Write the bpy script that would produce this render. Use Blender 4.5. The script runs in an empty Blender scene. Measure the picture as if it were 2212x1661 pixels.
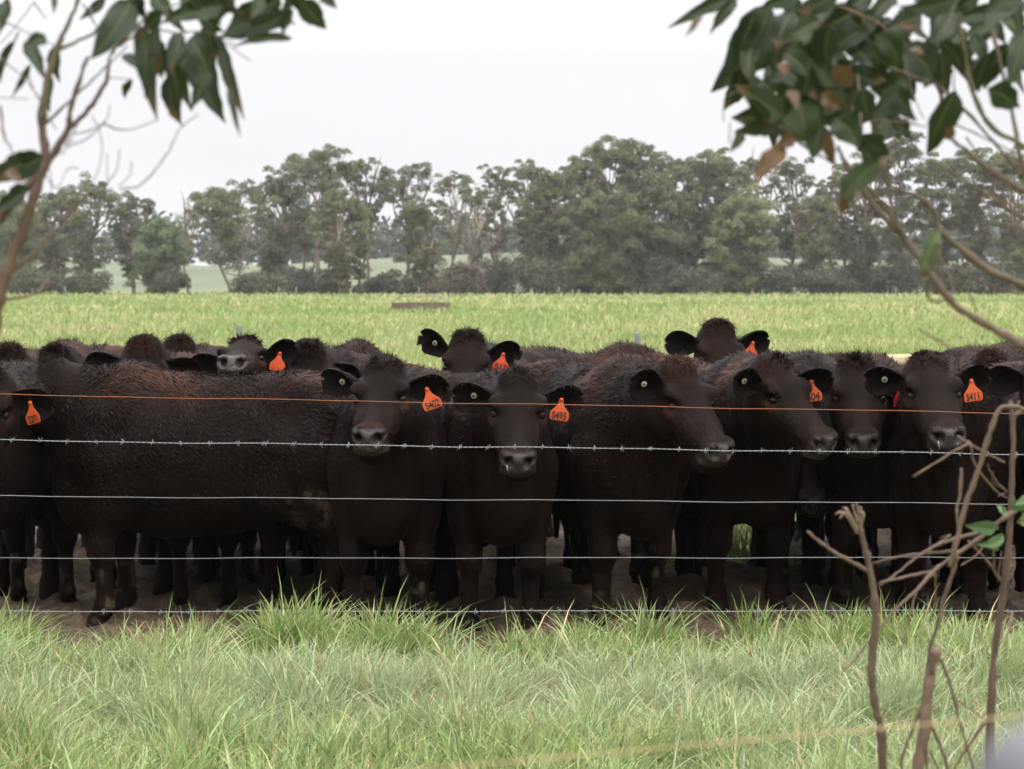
import bpy, math, random
import numpy as np
from mathutils import Vector, Matrix

# ------------------------------------------------------------------ camera, sky, sun, exposure
S = bpy.context.scene
COL = S.collection
F_PX, W_PX, H_PX = 4600.0, 2212.0, 1661.0       # focal length in units of a 2212 px wide frame
CAM_H, TILT = 1.67, math.atan(230.5 / 4600.0)
cam_d = bpy.data.cameras.new('camera'); cam = bpy.data.objects.new('camera', cam_d); COL.objects.link(cam)
cam.location = (0, 0, CAM_H); cam.rotation_euler = (math.pi / 2 - TILT, 0, 0)
cam_d.sensor_fit = 'HORIZONTAL'; cam_d.sensor_width = 36.0; cam_d.lens = F_PX / W_PX * 36.0
cam_d.clip_start = 0.05; cam_d.clip_end = 5000
cam_d.dof.use_dof = True; cam_d.dof.focus_distance = 9.4; cam_d.dof.aperture_fstop = 6.8
S.camera = cam
S.view_settings.view_transform = 'Standard'; S.view_settings.look = 'None'
S.view_settings.exposure = 0.42; S.view_settings.gamma = 1.0
S.render.engine = 'CYCLES'
S.cycles.use_denoising = True
S.cycles.max_bounces = 6; S.cycles.diffuse_bounces = 3; S.cycles.glossy_bounces = 2
S.cycles.transmission_bounces = 3; S.cycles.transparent_max_bounces = 6; S.cycles.volume_bounces = 0
S.cycles.caustics_reflective = False; S.cycles.caustics_refractive = False
S.cycles.sample_clamp_indirect = 6.0

SUN_EL, SUN_AZ = math.radians(58), math.radians(150)   # high veiled sun, behind the right of the view
w = bpy.data.worlds.new('World'); S.world = w; w.use_nodes = True
nt = w.node_tree; nt.nodes.clear()
out = nt.nodes.new('ShaderNodeOutputWorld'); bg = nt.nodes.new('ShaderNodeBackground')
sky = nt.nodes.new('ShaderNodeTexSky'); sky.sky_type = 'NISHITA'; sky.sun_disc = False
sky.sun_elevation = SUN_EL; sky.sun_rotation = SUN_AZ; sky.air_density = 1.0; sky.dust_density = 6.0
hs = nt.nodes.new('ShaderNodeHueSaturation'); hs.inputs['Saturation'].default_value = 0.12
nt.links.new(sky.outputs[0], hs.inputs['Color'])
# overcast: cloud deck brighter overhead than at the horizon, boosted for stronger top light
tc = nt.nodes.new('ShaderNodeTexCoord'); sx = nt.nodes.new('ShaderNodeSeparateXYZ')
nt.links.new(tc.outputs['Generated'], sx.inputs[0])
mr = nt.nodes.new('ShaderNodeMapRange'); mr.inputs[1].default_value = 0.10; mr.inputs[2].default_value = 1.0
mr.inputs[3].default_value = 7.5; mr.inputs[4].default_value = 35.0
nt.links.new(sx.outputs['Z'], mr.inputs[0])
cl = nt.nodes.new('ShaderNodeTexNoise'); cl.inputs['Scale'].default_value = 3.0; cl.inputs['Detail'].default_value = 5
mp = nt.nodes.new('ShaderNodeMapping'); mp.inputs['Scale'].default_value = (1, 1, 5)
nt.links.new(tc.outputs['Generated'], mp.inputs[0]); nt.links.new(mp.outputs[0], cl.inputs['Vector'])
mc = nt.nodes.new('ShaderNodeMapRange'); mc.inputs[3].default_value = 0.93; mc.inputs[4].default_value = 1.07
nt.links.new(cl.outputs['Fac'], mc.inputs[0])
mm = nt.nodes.new('ShaderNodeMath'); mm.operation = 'MULTIPLY'
nt.links.new(mr.outputs[0], mm.inputs[0]); nt.links.new(mc.outputs[0], mm.inputs[1])
vm = nt.nodes.new('ShaderNodeVectorMath'); vm.operation = 'SCALE'; vm.inputs[0].default_value = (0.985, 0.985, 1.02)
nt.links.new(mm.outputs[0], vm.inputs['Scale'])
mix = nt.nodes.new('ShaderNodeMix'); mix.data_type = 'RGBA'; mix.inputs[0].default_value = 0.93
nt.links.new(hs.outputs[0], mix.inputs[6]); nt.links.new(vm.outputs[0], mix.inputs[7])
nt.links.new(mix.outputs[2], bg.inputs[0]); bg.inputs[1].default_value = 0.1
nt.links.new(bg.outputs[0], out.inputs[0])
sun_d = bpy.data.lights.new('sun', 'SUN'); sun_d.energy = 2.0; sun_d.angle = math.radians(25); sun_d.color = (1, 0.96, 0.9)
sun = bpy.data.objects.new('sun', sun_d); COL.objects.link(sun)
_sd = Vector((math.sin(SUN_AZ) * math.cos(SUN_EL), math.cos(SUN_AZ) * math.cos(SUN_EL), math.sin(SUN_EL)))
sun.rotation_euler = _sd.to_track_quat('Z', 'Y').to_euler(); sun.location = _sd * 50

# ------------------------------------------------------------------ helpers
rng = np.random.default_rng(7); random.seed(7)
def P(U, V, Y):
    """point of the ray through picture position (U, V) at world depth Y (metres in front of the camera)"""
    a, b = (U - W_PX / 2) / F_PX, -(V - H_PX / 2) / F_PX
    ct, st = math.cos(TILT), math.sin(TILT)
    d = np.array([a, ct + b * st, -st + b * ct])
    return np.array([0, 0, CAM_H]) + d * (Y / d[1])
def nrm(v):
    v = np.asarray(v, float); return v / (np.linalg.norm(v) + 1e-12)
def tag(o, label=None, cat=None, group=None, kind=None):
    if label: o['label'] = label
    if cat: o['category'] = cat
    if group: o['group'] = group
    if kind: o['kind'] = kind
    return o
def empty(name, loc=(0, 0, 0)):
    o = bpy.data.objects.new(name, None); COL.objects.link(o); o.location = loc; o.empty_display_size = 0.1; return o

def mk_mesh(name, V, faces, smooth=True, colors=None, mats=(), attrs=None, normals=None):
    """faces: list of int arrays (m,k)"""
    me = bpy.data.meshes.new(name)
    V = np.ascontiguousarray(V, np.float32)
    me.vertices.add(len(V)); me.vertices.foreach_set('co', V.ravel())
    faces = [np.asarray(f, np.int32) for f in faces if len(f)]
    nl = sum(f.size for f in faces); npoly = sum(len(f) for f in faces)
    me.loops.add(nl); me.polygons.add(npoly)
    me.loops.foreach_set('vertex_index', np.concatenate([f.ravel() for f in faces]))
    tot = np.concatenate([np.full(len(f), f.shape[1], np.int32) for f in faces])
    start = np.concatenate([[0], np.cumsum(tot)[:-1]]).astype(np.int32)
    me.polygons.foreach_set('loop_start', start)
    try: me.polygons.foreach_set('loop_total', tot)
    except Exception: pass
    me.polygons.foreach_set('use_smooth', np.full(npoly, smooth, bool))
    if colors is not None:
        c = np.ones((len(V), 4), np.float32); c[:, :3] = colors
        a = me.color_attributes.new('col', 'FLOAT_COLOR', 'POINT'); a.data.foreach_set('color', c.ravel())
    for k, v in (attrs or {}).items():
        a = me.attributes.new(k, 'FLOAT', 'POINT'); a.data.foreach_set('value', np.ascontiguousarray(v, np.float32))
    for m in mats: me.materials.append(m)
    me.update(); me.validate()
    return me
def mk_obj(name, me, parent=None, loc=None):
    o = bpy.data.objects.new(name, me); COL.objects.link(o)
    if parent is not None: o.parent = parent
    if loc is not None: o.location = loc
    return o

class MB:
    """collects geometry for ONE mesh object"""
    def __init__(s): s.V = []; s.Fc = {}; s.C = []; s.n = 0
    def add(s, V, F, col=(1, 1, 1)):
        V = np.asarray(V, float).reshape(-1, 3); s.V.append(V)
        c = np.asarray(col, float)
        s.C.append(np.broadcast_to(c, (len(V), 3)).copy() if c.ndim == 1 else c)
        F = np.asarray(F, int)
        if len(F): s.Fc.setdefault(F.shape[1], []).append(F + s.n)
        s.n += len(V)
    def tube(s, pts, rad, sides=6, col=(1, 1, 1), cap=True):
        pts = np.asarray(pts, float); n = len(pts)
        rad = np.broadcast_to(np.asarray(rad, float), (n,))
        t = np.gradient(pts, axis=0); t /= np.linalg.norm(t, axis=1, keepdims=True) + 1e-12
        ref = np.array([0.31, 0.2, 0.93]) if abs(t[0, 2]) < 0.8 else np.array([0.9, 0.4, 0.1])
        a = np.cross(t, ref); a /= np.linalg.norm(a, axis=1, keepdims=True) + 1e-12
        b = np.cross(t, a)
        an = np.arange(sides) * 2 * np.pi / sides
        ring = pts[:, None] + rad[:, None, None] * (np.cos(an)[None, :, None] * a[:, None] + np.sin(an)[None, :, None] * b[:, None])
        i = np.arange(n - 1)[:, None] * sides; j = np.arange(sides)[None]; k = (j + 1) % sides
        q = np.stack([i + j, i + k, i + sides + k, i + sides + j], -1).reshape(-1, 4)
        V = ring.reshape(-1, 3)
        col = np.asarray(col, float)
        cc = np.repeat(col, sides, axis=0) if col.ndim == 2 else col
        base = s.n
        s.add(V, q, cc)
        if cap:
            e = np.arange(sides)
            s.Fc.setdefault(sides, []).append(np.array([e[::-1] + base, e + base + (n - 1) * sides]))
    def box(s, c, size, R=None, col=(1, 1, 1)):
        c = np.asarray(c, float); h = np.asarray(size, float) / 2
        v = np.array([[x, y, z] for x in (-1, 1) for y in (-1, 1) for z in (-1, 1)], float) * h
        if R is not None: v = v @ np.asarray(R).T
        f = [[0, 1, 3, 2], [4, 6, 7, 5], [0, 4, 5, 1], [2, 3, 7, 6], [0, 2, 6, 4], [1, 5, 7, 3]]
        s.add(v + c, f, col)
    def mesh(s, name, mat, smooth=True, use_col=True):
        return mk_mesh(name, np.concatenate(s.V), [np.concatenate(v) for v in s.Fc.values()], smooth,
                       np.concatenate(s.C) if use_col else None, [mat] if mat else [])
    def build(s, name, mat, parent=None, smooth=True):
        return mk_obj(name, s.mesh(name, mat, smooth), parent)

def catmull(pts, sub=6):
    p = np.asarray(pts, float)
    if len(p) < 3: 
        t = np.linspace(0, 1, sub + 1)[:, None]; return p[0] * (1 - t) + p[-1] * t
    q = np.vstack([2 * p[0] - p[1], p, 2 * p[-1] - p[-2]]); o = []
    for i in range(1, len(q) - 2):
        for t in np.linspace(0, 1, sub, endpoint=False):
            a, b, c, d = q[i - 1], q[i], q[i + 1], q[i + 2]
            o.append(0.5 * (2 * b + (c - a) * t + (2 * a - 5 * b + 4 * c - d) * t * t + (3 * b - a - 3 * c + d) * t ** 3))
    o.append(p[-1]); return np.array(o)

def vnoise(p, seed=0):
    """smooth value noise of points (n,3) -> (n,) in 0..1"""
    p = np.asarray(p, float); i = np.floor(p).astype(np.int64); f = p - i; f = f * f * (3 - 2 * f)
    def h(a, b, c):
        n = (a * 374761393 + b * 668265263 + c * 2147483647 + seed * 1274126177) & 0xffffffff
        n = ((n ^ (n >> 13)) * 1274126177) & 0xffffffff
        return ((n ^ (n >> 16)) & 0xffff) / 65535.0
    r = 0
    for dx in (0, 1):
        for dy in (0, 1):
            for dz in (0, 1):
                wgt = (f[:, 0] if dx else 1 - f[:, 0]) * (f[:, 1] if dy else 1 - f[:, 1]) * (f[:, 2] if dz else 1 - f[:, 2])
                r = r + wgt * h(i[:, 0] + dx, i[:, 1] + dy, i[:, 2] + dz)
    return r

# ------------------------------------------------------------------ materials
class NM:
    def __init__(s, name):
        s.m = bpy.data.materials.new(name); s.m.use_nodes = True; s.t = s.m.node_tree; s.b = s.t.nodes['Principled BSDF']
        s.out = s.t.nodes['Material Output']
    def n(s, typ, **kw):
        x = s.t.nodes.new(typ)
        for k, v in kw.items():
            if hasattr(x, k) and k not in ('Scale',): setattr(x, k, v)
        return x
    def l(s, a, b): s.t.links.new(a, b)
    def coord(s, scale=(1, 1, 1), kind='Object'):
        c = s.n('ShaderNodeTexCoord'); m = s.n('ShaderNodeMapping'); m.inputs['Scale'].default_value = scale
        s.l(c.outputs[kind], m.inputs[0]); return m.outputs[0]
    def noise(s, vec, scale, detail=4, rough=0.55, dist=0):
        x = s.n('ShaderNodeTexNoise'); x.inputs['Scale'].default_value = scale; x.inputs['Detail'].default_value = detail
        x.inputs['Roughness'].default_value = rough; x.inputs['Distortion'].default_value = dist
        if vec is not None: s.l(vec, x.inputs['Vector'])
        return x.outputs['Fac']
    def ramp(s, fac, stops):
        r = s.n('ShaderNodeValToRGB'); e = r.color_ramp.elements
        while len(e) < len(stops): e.new(0.5)
        for el, (p, c) in zip(e, stops): el.position = p; el.color = (*c, 1) if len(c) == 3 else c
        s.l(fac, r.inputs[0]); return r.outputs[0]
    def mixc(s, fac, a, b, mode='MIX'):
        x = s.n('ShaderNodeMix'); x.data_type = 'RGBA'; x.blend_type = mode
        for k, v in ((0, fac), (6, a), (7, b)):
            if isinstance(v, (int, float)): x.inputs[k].default_value = v
            elif isinstance(v, tuple): x.inputs[k].default_value = (*v, 1)
            else: s.l(v, x.inputs[k])
        return x.outputs[2]
    def attr(s, name, what='Color'):
        a = s.n('ShaderNodeAttribute'); a.attribute_name = name; return a.outputs[what]
    def bump(s, h, strength=0.3, dist=0.01):
        b = s.n('ShaderNodeBump'); b.inputs['Strength'].default_value = strength; b.inputs['Distance'].default_value = dist
        s.l(h, b.inputs['Height']); s.l(b.outputs[0], s.b.inputs['Normal']); return b
    def set(s, **kw):
        for k, v in kw.items():
            i = s.b.inputs[k.replace('_', ' ')]
            if hasattr(v, 'links') or hasattr(v, 'is_linked'): s.l(v, i)
            else: i.default_value = v if not isinstance(v, tuple) or len(v) != 3 else (*v, 1)
        return s.m
def simple(name, color, rough=0.6, metal=0.0, scale=8, var=0.25, bump=0.2, bdist=0.005):
    k = NM(name); v = k.coord(); nz = k.noise(v, scale, 6)
    c = np.array(color)
    k.set(Base_Color=k.ramp(nz, [(0.3, tuple(c * (1 - var))), (0.7, tuple(np.minimum(c * (1 + var), 1)))]), Roughness=rough, Metallic=metal)
    k.bump(k.noise(v, scale * 6, 4), bump, bdist); return k.m
# ------------------------------------------------------------------ cattle: implicit body -> one continuous mesh
def smin(a, b, k):
    h = np.maximum(k - np.abs(a - b), 0) / k
    return np.minimum(a, b) - h * h * k * 0.25
def smax(a, b, k): return -smin(-a, -b, k)

class Field:
    def __init__(s, lo, hi, h):
        s.h = h; s.lo = np.asarray(lo, float); s.n = np.ceil((np.asarray(hi) - s.lo) / h).astype(int) + 1
        s.F = np.full(s.n, 0.25, np.float32)
    def sub(s, lo, hi):
        a = np.clip(np.floor((np.asarray(lo) - s.lo) / s.h).astype(int), 0, s.n); b = np.clip(np.ceil((np.asarray(hi) - s.lo) / s.h).astype(int) + 1, 0, s.n)
        sl = tuple(slice(i, j) for i, j in zip(a, b))
        g = [(s.lo[k] + s.h * np.arange(a[k], b[k])).astype(np.float32) for k in range(3)]
        return sl, np.meshgrid(*g, indexing='ij', sparse=True)
    def op(s, lo, hi, fn, k, mode='add'):
        sl, (X, Y, Z) = s.sub(np.asarray(lo) - k - 0.02, np.asarray(hi) + k + 0.02)
        if min(s.F[sl].shape) == 0: return
        d = fn(X, Y, Z); f = s.F[sl]
        s.F[sl] = smin(f, d, k) if mode == 'add' else smax(f, -d, k)
    def cone(s, a, b, r1, r2, k=0.03, side=None, ratio=1.0, mode='add'):
        a = np.asarray(a, float); b = np.asarray(b, float); ba = b - a; L2 = ba @ ba + 1e-9; R = max(r1, r2) * max(1, ratio)
        sd = None if side is None else nrm(np.asarray(side) - (np.asarray(side) @ ba) * ba / L2)
        def fn(X, Y, Z):
            px, py, pz = X - a[0], Y - a[1], Z - a[2]
            t = np.clip((px * ba[0] + py * ba[1] + pz * ba[2]) / L2, 0, 1)
            qx, qy, qz = px - t * ba[0], py - t * ba[1], pz - t * ba[2]
            d2 = qx * qx + qy * qy + qz * qz
            if sd is not None:
                c = qx * sd[0] + qy * sd[1] + qz * sd[2]
                d2 = d2 + c * c * (1 / ratio ** 2 - 1)
            return np.sqrt(np.maximum(d2, 0)) - (r1 + (r2 - r1) * t)
        s.op(np.minimum(a, b) - R, np.maximum(a, b) + R, fn, k, mode)
    def ell(s, c, r, M=None, k=0.03, mode='add'):
        c = np.asarray(c, float); r = np.asarray(r, float); R = r.max(); M = np.eye(3) if M is None else np.asarray(M)
        def fn(X, Y, Z):
            px, py, pz = X - c[0], Y - c[1], Z - c[2]
            q = [px * M[0, i] + py * M[1, i] + pz * M[2, i] for i in range(3)]   # into the axes held in M's columns
            k0 = np.sqrt(sum((q[i] / r[i]) ** 2 for i in range(3))); k1 = np.sqrt(sum((q[i] / r[i] ** 2) ** 2 for i in range(3)))
            return k0 * (k0 - 1) / (k1 + 1e-6)
        s.op(c - R, c + R, fn, k, mode)
    def mesh(s):
        F, h = s.F, s.h; neg = F < 0; nx, ny, nz = F.shape
        cnt = np.zeros((nx - 1, ny - 1, nz - 1), np.int8)
        cs = [(i, j, k) for i in (0, 1) for j in (0, 1) for k in (0, 1)]
        for i, j, k in cs: cnt += neg[i:nx - 1 + i, j:ny - 1 + j, k:nz - 1 + k]
        act = (cnt > 0) & (cnt < 8); I, J, K = np.nonzero(act); n = len(I)
        idx = np.full(act.shape, -1, np.int64); idx[I, J, K] = np.arange(n)
        val = {c: F[I + c[0], J + c[1], K + c[2]] for c in cs}
        acc = np.zeros((n, 3)); num = np.zeros(n)
        for c in cs:
            for ax in range(3):
                if c[ax]: continue
                e = list(c); e[ax] = 1; e = tuple(e)
                va, vb = val[c], val[e]; m = (va < 0) != (vb < 0)
                t = np.where(m, va / np.where(m, va - vb, 1), 0)
                for q in range(3): acc[:, q] += np.where(m, c[q] + (t if q == ax else 0), 0)
                num += m
        V = (np.stack([I, J, K], 1) + acc / num[:, None]) * h + s.lo
        Q = []
        for ax in range(3):
            a = [slice(1, -1)] * 3; b = [slice(1, -1)] * 3; a[ax] = slice(0, -1); b[ax] = slice(1, None)
            na, nb = neg[tuple(a)], neg[tuple(b)]
            for flip, m in ((0, na & ~nb), (1, ~na & nb)):
                pi = np.nonzero(m); pi = [p + (0 if q == ax else 1) for q, p in enumerate(pi)]
                u, v = (ax + 1) % 3, (ax + 2) % 3
                def at(du, dv):
                    z = list(pi); z[u] = z[u] - du; z[v] = z[v] - dv; return idx[z[0], z[1], z[2]]
                q = np.stack([at(1, 1), at(0, 1), at(0, 0), at(1, 0)], 1)
                Q.append(q[:, ::-1] if flip else q)
        return V, np.concatenate(Q)

TX = np.array([-.82, -.79, -.73, -.64, -.52, -.35, -.10, .15, .33, .46, .56, .62, .66])
TT = np.array([1.02, 1.11, 1.185, 1.225, 1.245, 1.23, 1.215, 1.235, 1.27, 1.22, 1.12, 1.02, .92])
TB = np.array([.96, .85, .76, .68, .59, .50, .45, .44, .47, .52, .57, .65, .80])
TW = np.array([.04, .12, .18, .222, .245, .265, .285, .275, .235, .205, .17, .12, .05])
HX = np.array([-.075, -.05, -.01, .05, .11, .155, .21, .27, .335, .385, .425, .452, .470])
HT = np.array([-.055, -.012, .012, .022, .022, .013, -.002, -.008, -.010, -.010, -.014, -.032, -.062])
HB = np.array([-.10, -.15, -.185, -.215, -.238, -.246, -.236, -.212, -.182, -.166, -.160, -.142, -.108])
HW = np.array([.04, .078, .102, .117, .121, .120, .103, .086, .074, .072, .076, .066, .040])

def prof_fn(TX, TT, TB, TW, pw, under, M=None, o=None):
    def fn(X, Y, Z):
        if M is None: lx, ly, lz = X, Y, Z
        else:
            px, py, pz = X - o[0], Y - o[1], Z - o[2]
            lx, ly, lz = (px * M[0, i] + py * M[1, i] + pz * M[2, i] for i in range(3))
        sh = np.broadcast_shapes(np.shape(lx), np.shape(ly), np.shape(lz))
        xi = np.clip(lx, TX[0], TX[-1])
        t, b, w_ = np.interp(xi, TX, TT), np.interp(xi, TX, TB), np.interp(xi, TX, TW)
        hz, c = (t - b) / 2, (t + b) / 2
        zz = (lz - c) / hz
        w_ = w_ * (1 - under * np.clip(-zz, 0, 1.2) - 0.16 * np.clip(zz - 0.2, 0, 1.2))
        q = (np.abs(ly / w_) ** pw + np.abs(zz) ** pw) ** (1 / pw)
        d = (q - 1) * np.minimum(w_, hz) * 0.9
        return np.broadcast_to(np.sqrt(np.maximum(d, 0) ** 2 + (lx - xi) ** 2) + np.minimum(d, 0), sh).astype(np.float32)
    return fn

def head_frame(face_w, roll):
    """columns: muzzle direction, head's left, forehead normal"""
    x = nrm(face_w); side = nrm(np.cross([0, 0, 1], x)); up = np.cross(x, side)
    c, s_ = math.cos(roll), math.sin(roll)
    return np.stack([x, c * side + s_ * up, -s_ * side + c * up], 1)

def ear_geo(L, W, cup):
    """cupped rounded ear: x along its length, opening towards +z"""
    nu, nv = 15, 11
    u = np.linspace(0, 1, nu)[:, None]; v = np.linspace(-1, 1, nv)[None]
    wd = W * (0.30 + 0.70 * np.sin(np.pi * np.clip(u, 0, 1) ** 0.75 * 0.62 + 0.05) ** 1.1) * np.sqrt(np.clip(1 - np.clip((u - 0.58) / 0.425, 0, 1) ** 2.2, 0, 1))
    ang = v * (2.3 - 1.35 * u ** 0.6) * cup
    cr = wd / (np.maximum(1e-3, np.abs(2.3 - 1.35 * u ** 0.6) * cup))
    x = L * u + 0 * v + 0.010 * np.sin(3 * v + 4 * u) * u
    y = cr * np.sin(ang) * 1.08 + 0.0 * u
    z = cr * (1 - np.cos(ang)) - 0.035 * np.sin(np.pi * u) * 0.7 + 0.03 * u * u
    inn = np.stack([x, y, z], -1)
    th = 0.006
    g = np.gradient(inn, axis=0); g2 = np.gradient(inn, axis=1); nn = np.cross(g, g2); nn /= np.linalg.norm(nn, axis=-1, keepdims=True) + 1e-9
    outr = inn - nn * th * (1 - 0.6 * np.abs(v)[..., None])
    V = np.concatenate([inn.reshape(-1, 3), outr.reshape(-1, 3)]); N = nu * nv
    i = np.arange(nu - 1)[:, None] * nv; j = np.arange(nv - 1)[None]
    q = np.stack([i + j, i + nv + j, i + nv + j + 1, i + j + 1], -1).reshape(-1, 4)
    Fs = [q, q[:, ::-1] + N]
    a = np.arange(nu - 1) * nv
    Fs += [np.stack([a, a + N, a + nv + N, a + nv], 1), np.stack([a + nv - 1, a + 2 * nv - 1, a + 2 * nv - 1 + N, a + nv - 1 + N], 1)]
    b = np.arange(nv - 1) + (nu - 1) * nv
    Fs.append(np.stack([b, b + N, b + 1 + N, b + 1], 1))
    inner = np.concatenate([np.ones(N), np.zeros(N)])
    return V, np.concatenate(Fs), inner

def hide_material():
    k = NM('dark_cattle_hide'); v = k.coord()
    tint, nose, ear = k.attr('tint', 'Fac'), k.attr('nose', 'Fac'), k.attr('bare', 'Fac')
    n1 = k.noise(v, 5, 6, 0.6); n2 = k.noise(k.coord((1, 1, .6)), 60, 6, 0.72, 1.2)
    mul = k.n('ShaderNodeMath'); mul.operation = 'MULTIPLY_ADD'; k.l(n1, mul.inputs[0]); mul.inputs[1].default_value = 0.7; mul.inputs[2].default_value = -0.35
    add = k.n('ShaderNodeMath'); add.operation = 'ADD'; add.use_clamp = True; k.l(tint, add.inputs[0]); k.l(mul.outputs[0], add.inputs[1])
    coat = k.ramp(add.outputs[0], [(0.0, (.0024, .0014, .0010)), (0.45, (.0098, .0043, .0025)), (1.0, (.046, .0185, .0100))])
    coat = k.mixc(k.ramp(n2, [(0.35, (0, 0, 0)), (0.74, (.6, .6, .6))]), coat, (.0105, .0048, .0028), 'MIX')
    ncol = k.ramp(k.noise(v, 60, 4), [(0.3, (.014, .0105, .0088)), (0.7, (.034, .026, .0215))])
    coat = k.mixc(k.attr('dirt', 'Fac'), coat, (.055, .043, .022)); c = k.mixc(nose, coat, ncol); c = k.mixc(ear, c, (.006, .0045, .004))
    vo = k.n('ShaderNodeTexVoronoi'); vo.inputs['Scale'].default_value = 260; k.l(v, vo.inputs['Vector'])
    r = k.n('ShaderNodeMapRange'); k.l(nose, r.inputs[0]); r.inputs[3].default_value = 0.62; r.inputs[4].default_value = 0.26
    rs = k.n('ShaderNodeMapRange'); k.l(nose, rs.inputs[0]); rs.inputs[3].default_value = 0.06; rs.inputs[4].default_value = 0.32; k.l(rs.outputs[0], k.b.inputs['Specular IOR Level'])
    k.set(Base_Color=c, Roughness=r.outputs[0])
    k.b.inputs['Sheen Weight'].default_value = 0.01; k.b.inputs['Sheen Roughness'].default_value = 0.45
    k.b.inputs['Sheen Tint'].default_value = (.6, .45, .38, 1)
    b1 = k.bump(k.noise(v, 70, 5, 0.7, 0.6), 0.55, 0.012)
    return k.m
def hair_material():
    k = NM('cattle_coat_hair'); c = k.attr('col'); v = k.coord()
    k.set(Base_Color=c, Roughness=0.48); k.b.inputs['Specular IOR Level'].default_value = 0.09
    return k.m
M_HIDE, M_HAIR = hide_material(), hair_material()
def eye_material():
    k = NM('cattle_eye'); k.set(Base_Color=(.006, .005, .006), Roughness=0.07); k.b.inputs['Specular IOR Level'].default_value = 0.15; return k.m
M_EYE = eye_material()
def tag_material(name, color, back):
    k = NM(name); v = k.coord(); n = k.noise(v, 60, 5)
    c = k.ramp(n, [(0.25, tuple(np.array(color) * 0.6)), (0.42, tuple(np.array(color) * 0.9)), (0.6, color)])
    k.set(Base_Color=c, Roughness=0.42); k.b.inputs['Subsurface Weight'].default_value = 0.0
    tr = k.n('ShaderNodeBsdfTranslucent'); tr.inputs[0].default_value = (*back, 1); ms = k.n('ShaderNodeMixShader'); ms.inputs[0].default_value = 0.25
    k.l(k.b.outputs[0], ms.inputs[1]); k.l(tr.outputs[0], ms.inputs[2]); k.l(ms.outputs[0], k.out.inputs[0]); return k.m
M_TAG = tag_material('orange_tag_plastic', (.70, .115, .032), (.7, .10, .02))
M_TAGRED = tag_material('red_tag_plastic', (.35, .02, .02), (.6, .02, .02))
M_INK = simple('black_tag_ink', (.012, .012, .014), 0.5)
M_BUTTON = simple('cream_tag_plastic', (.40, .36, .24), 0.45, 0, 60, 0.2)
M_DROOL = simple('pale_drool', (.20, .20, .18), .15, 0, 60, .1)
M_STUD = simple('dark_tag_stud', (.05, .045, .04), 0.5)

def poly_prism(outline, th):
    o = np.asarray(outline, float); n = len(o)
    V = np.concatenate([np.c_[o[:, 0], np.full(n, -th / 2), o[:, 1]], np.c_[o[:, 0], np.full(n, th / 2), o[:, 1]]])
    e = np.arange(n); f = (e + 1) % n
    return V, np.stack([e, f, f + n, e + n], 1), np.array([e, e[::-1] + n][::1])

EYE_Y, EYE_P = 0.103, (0.168, 0.103, -0.048)

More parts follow.
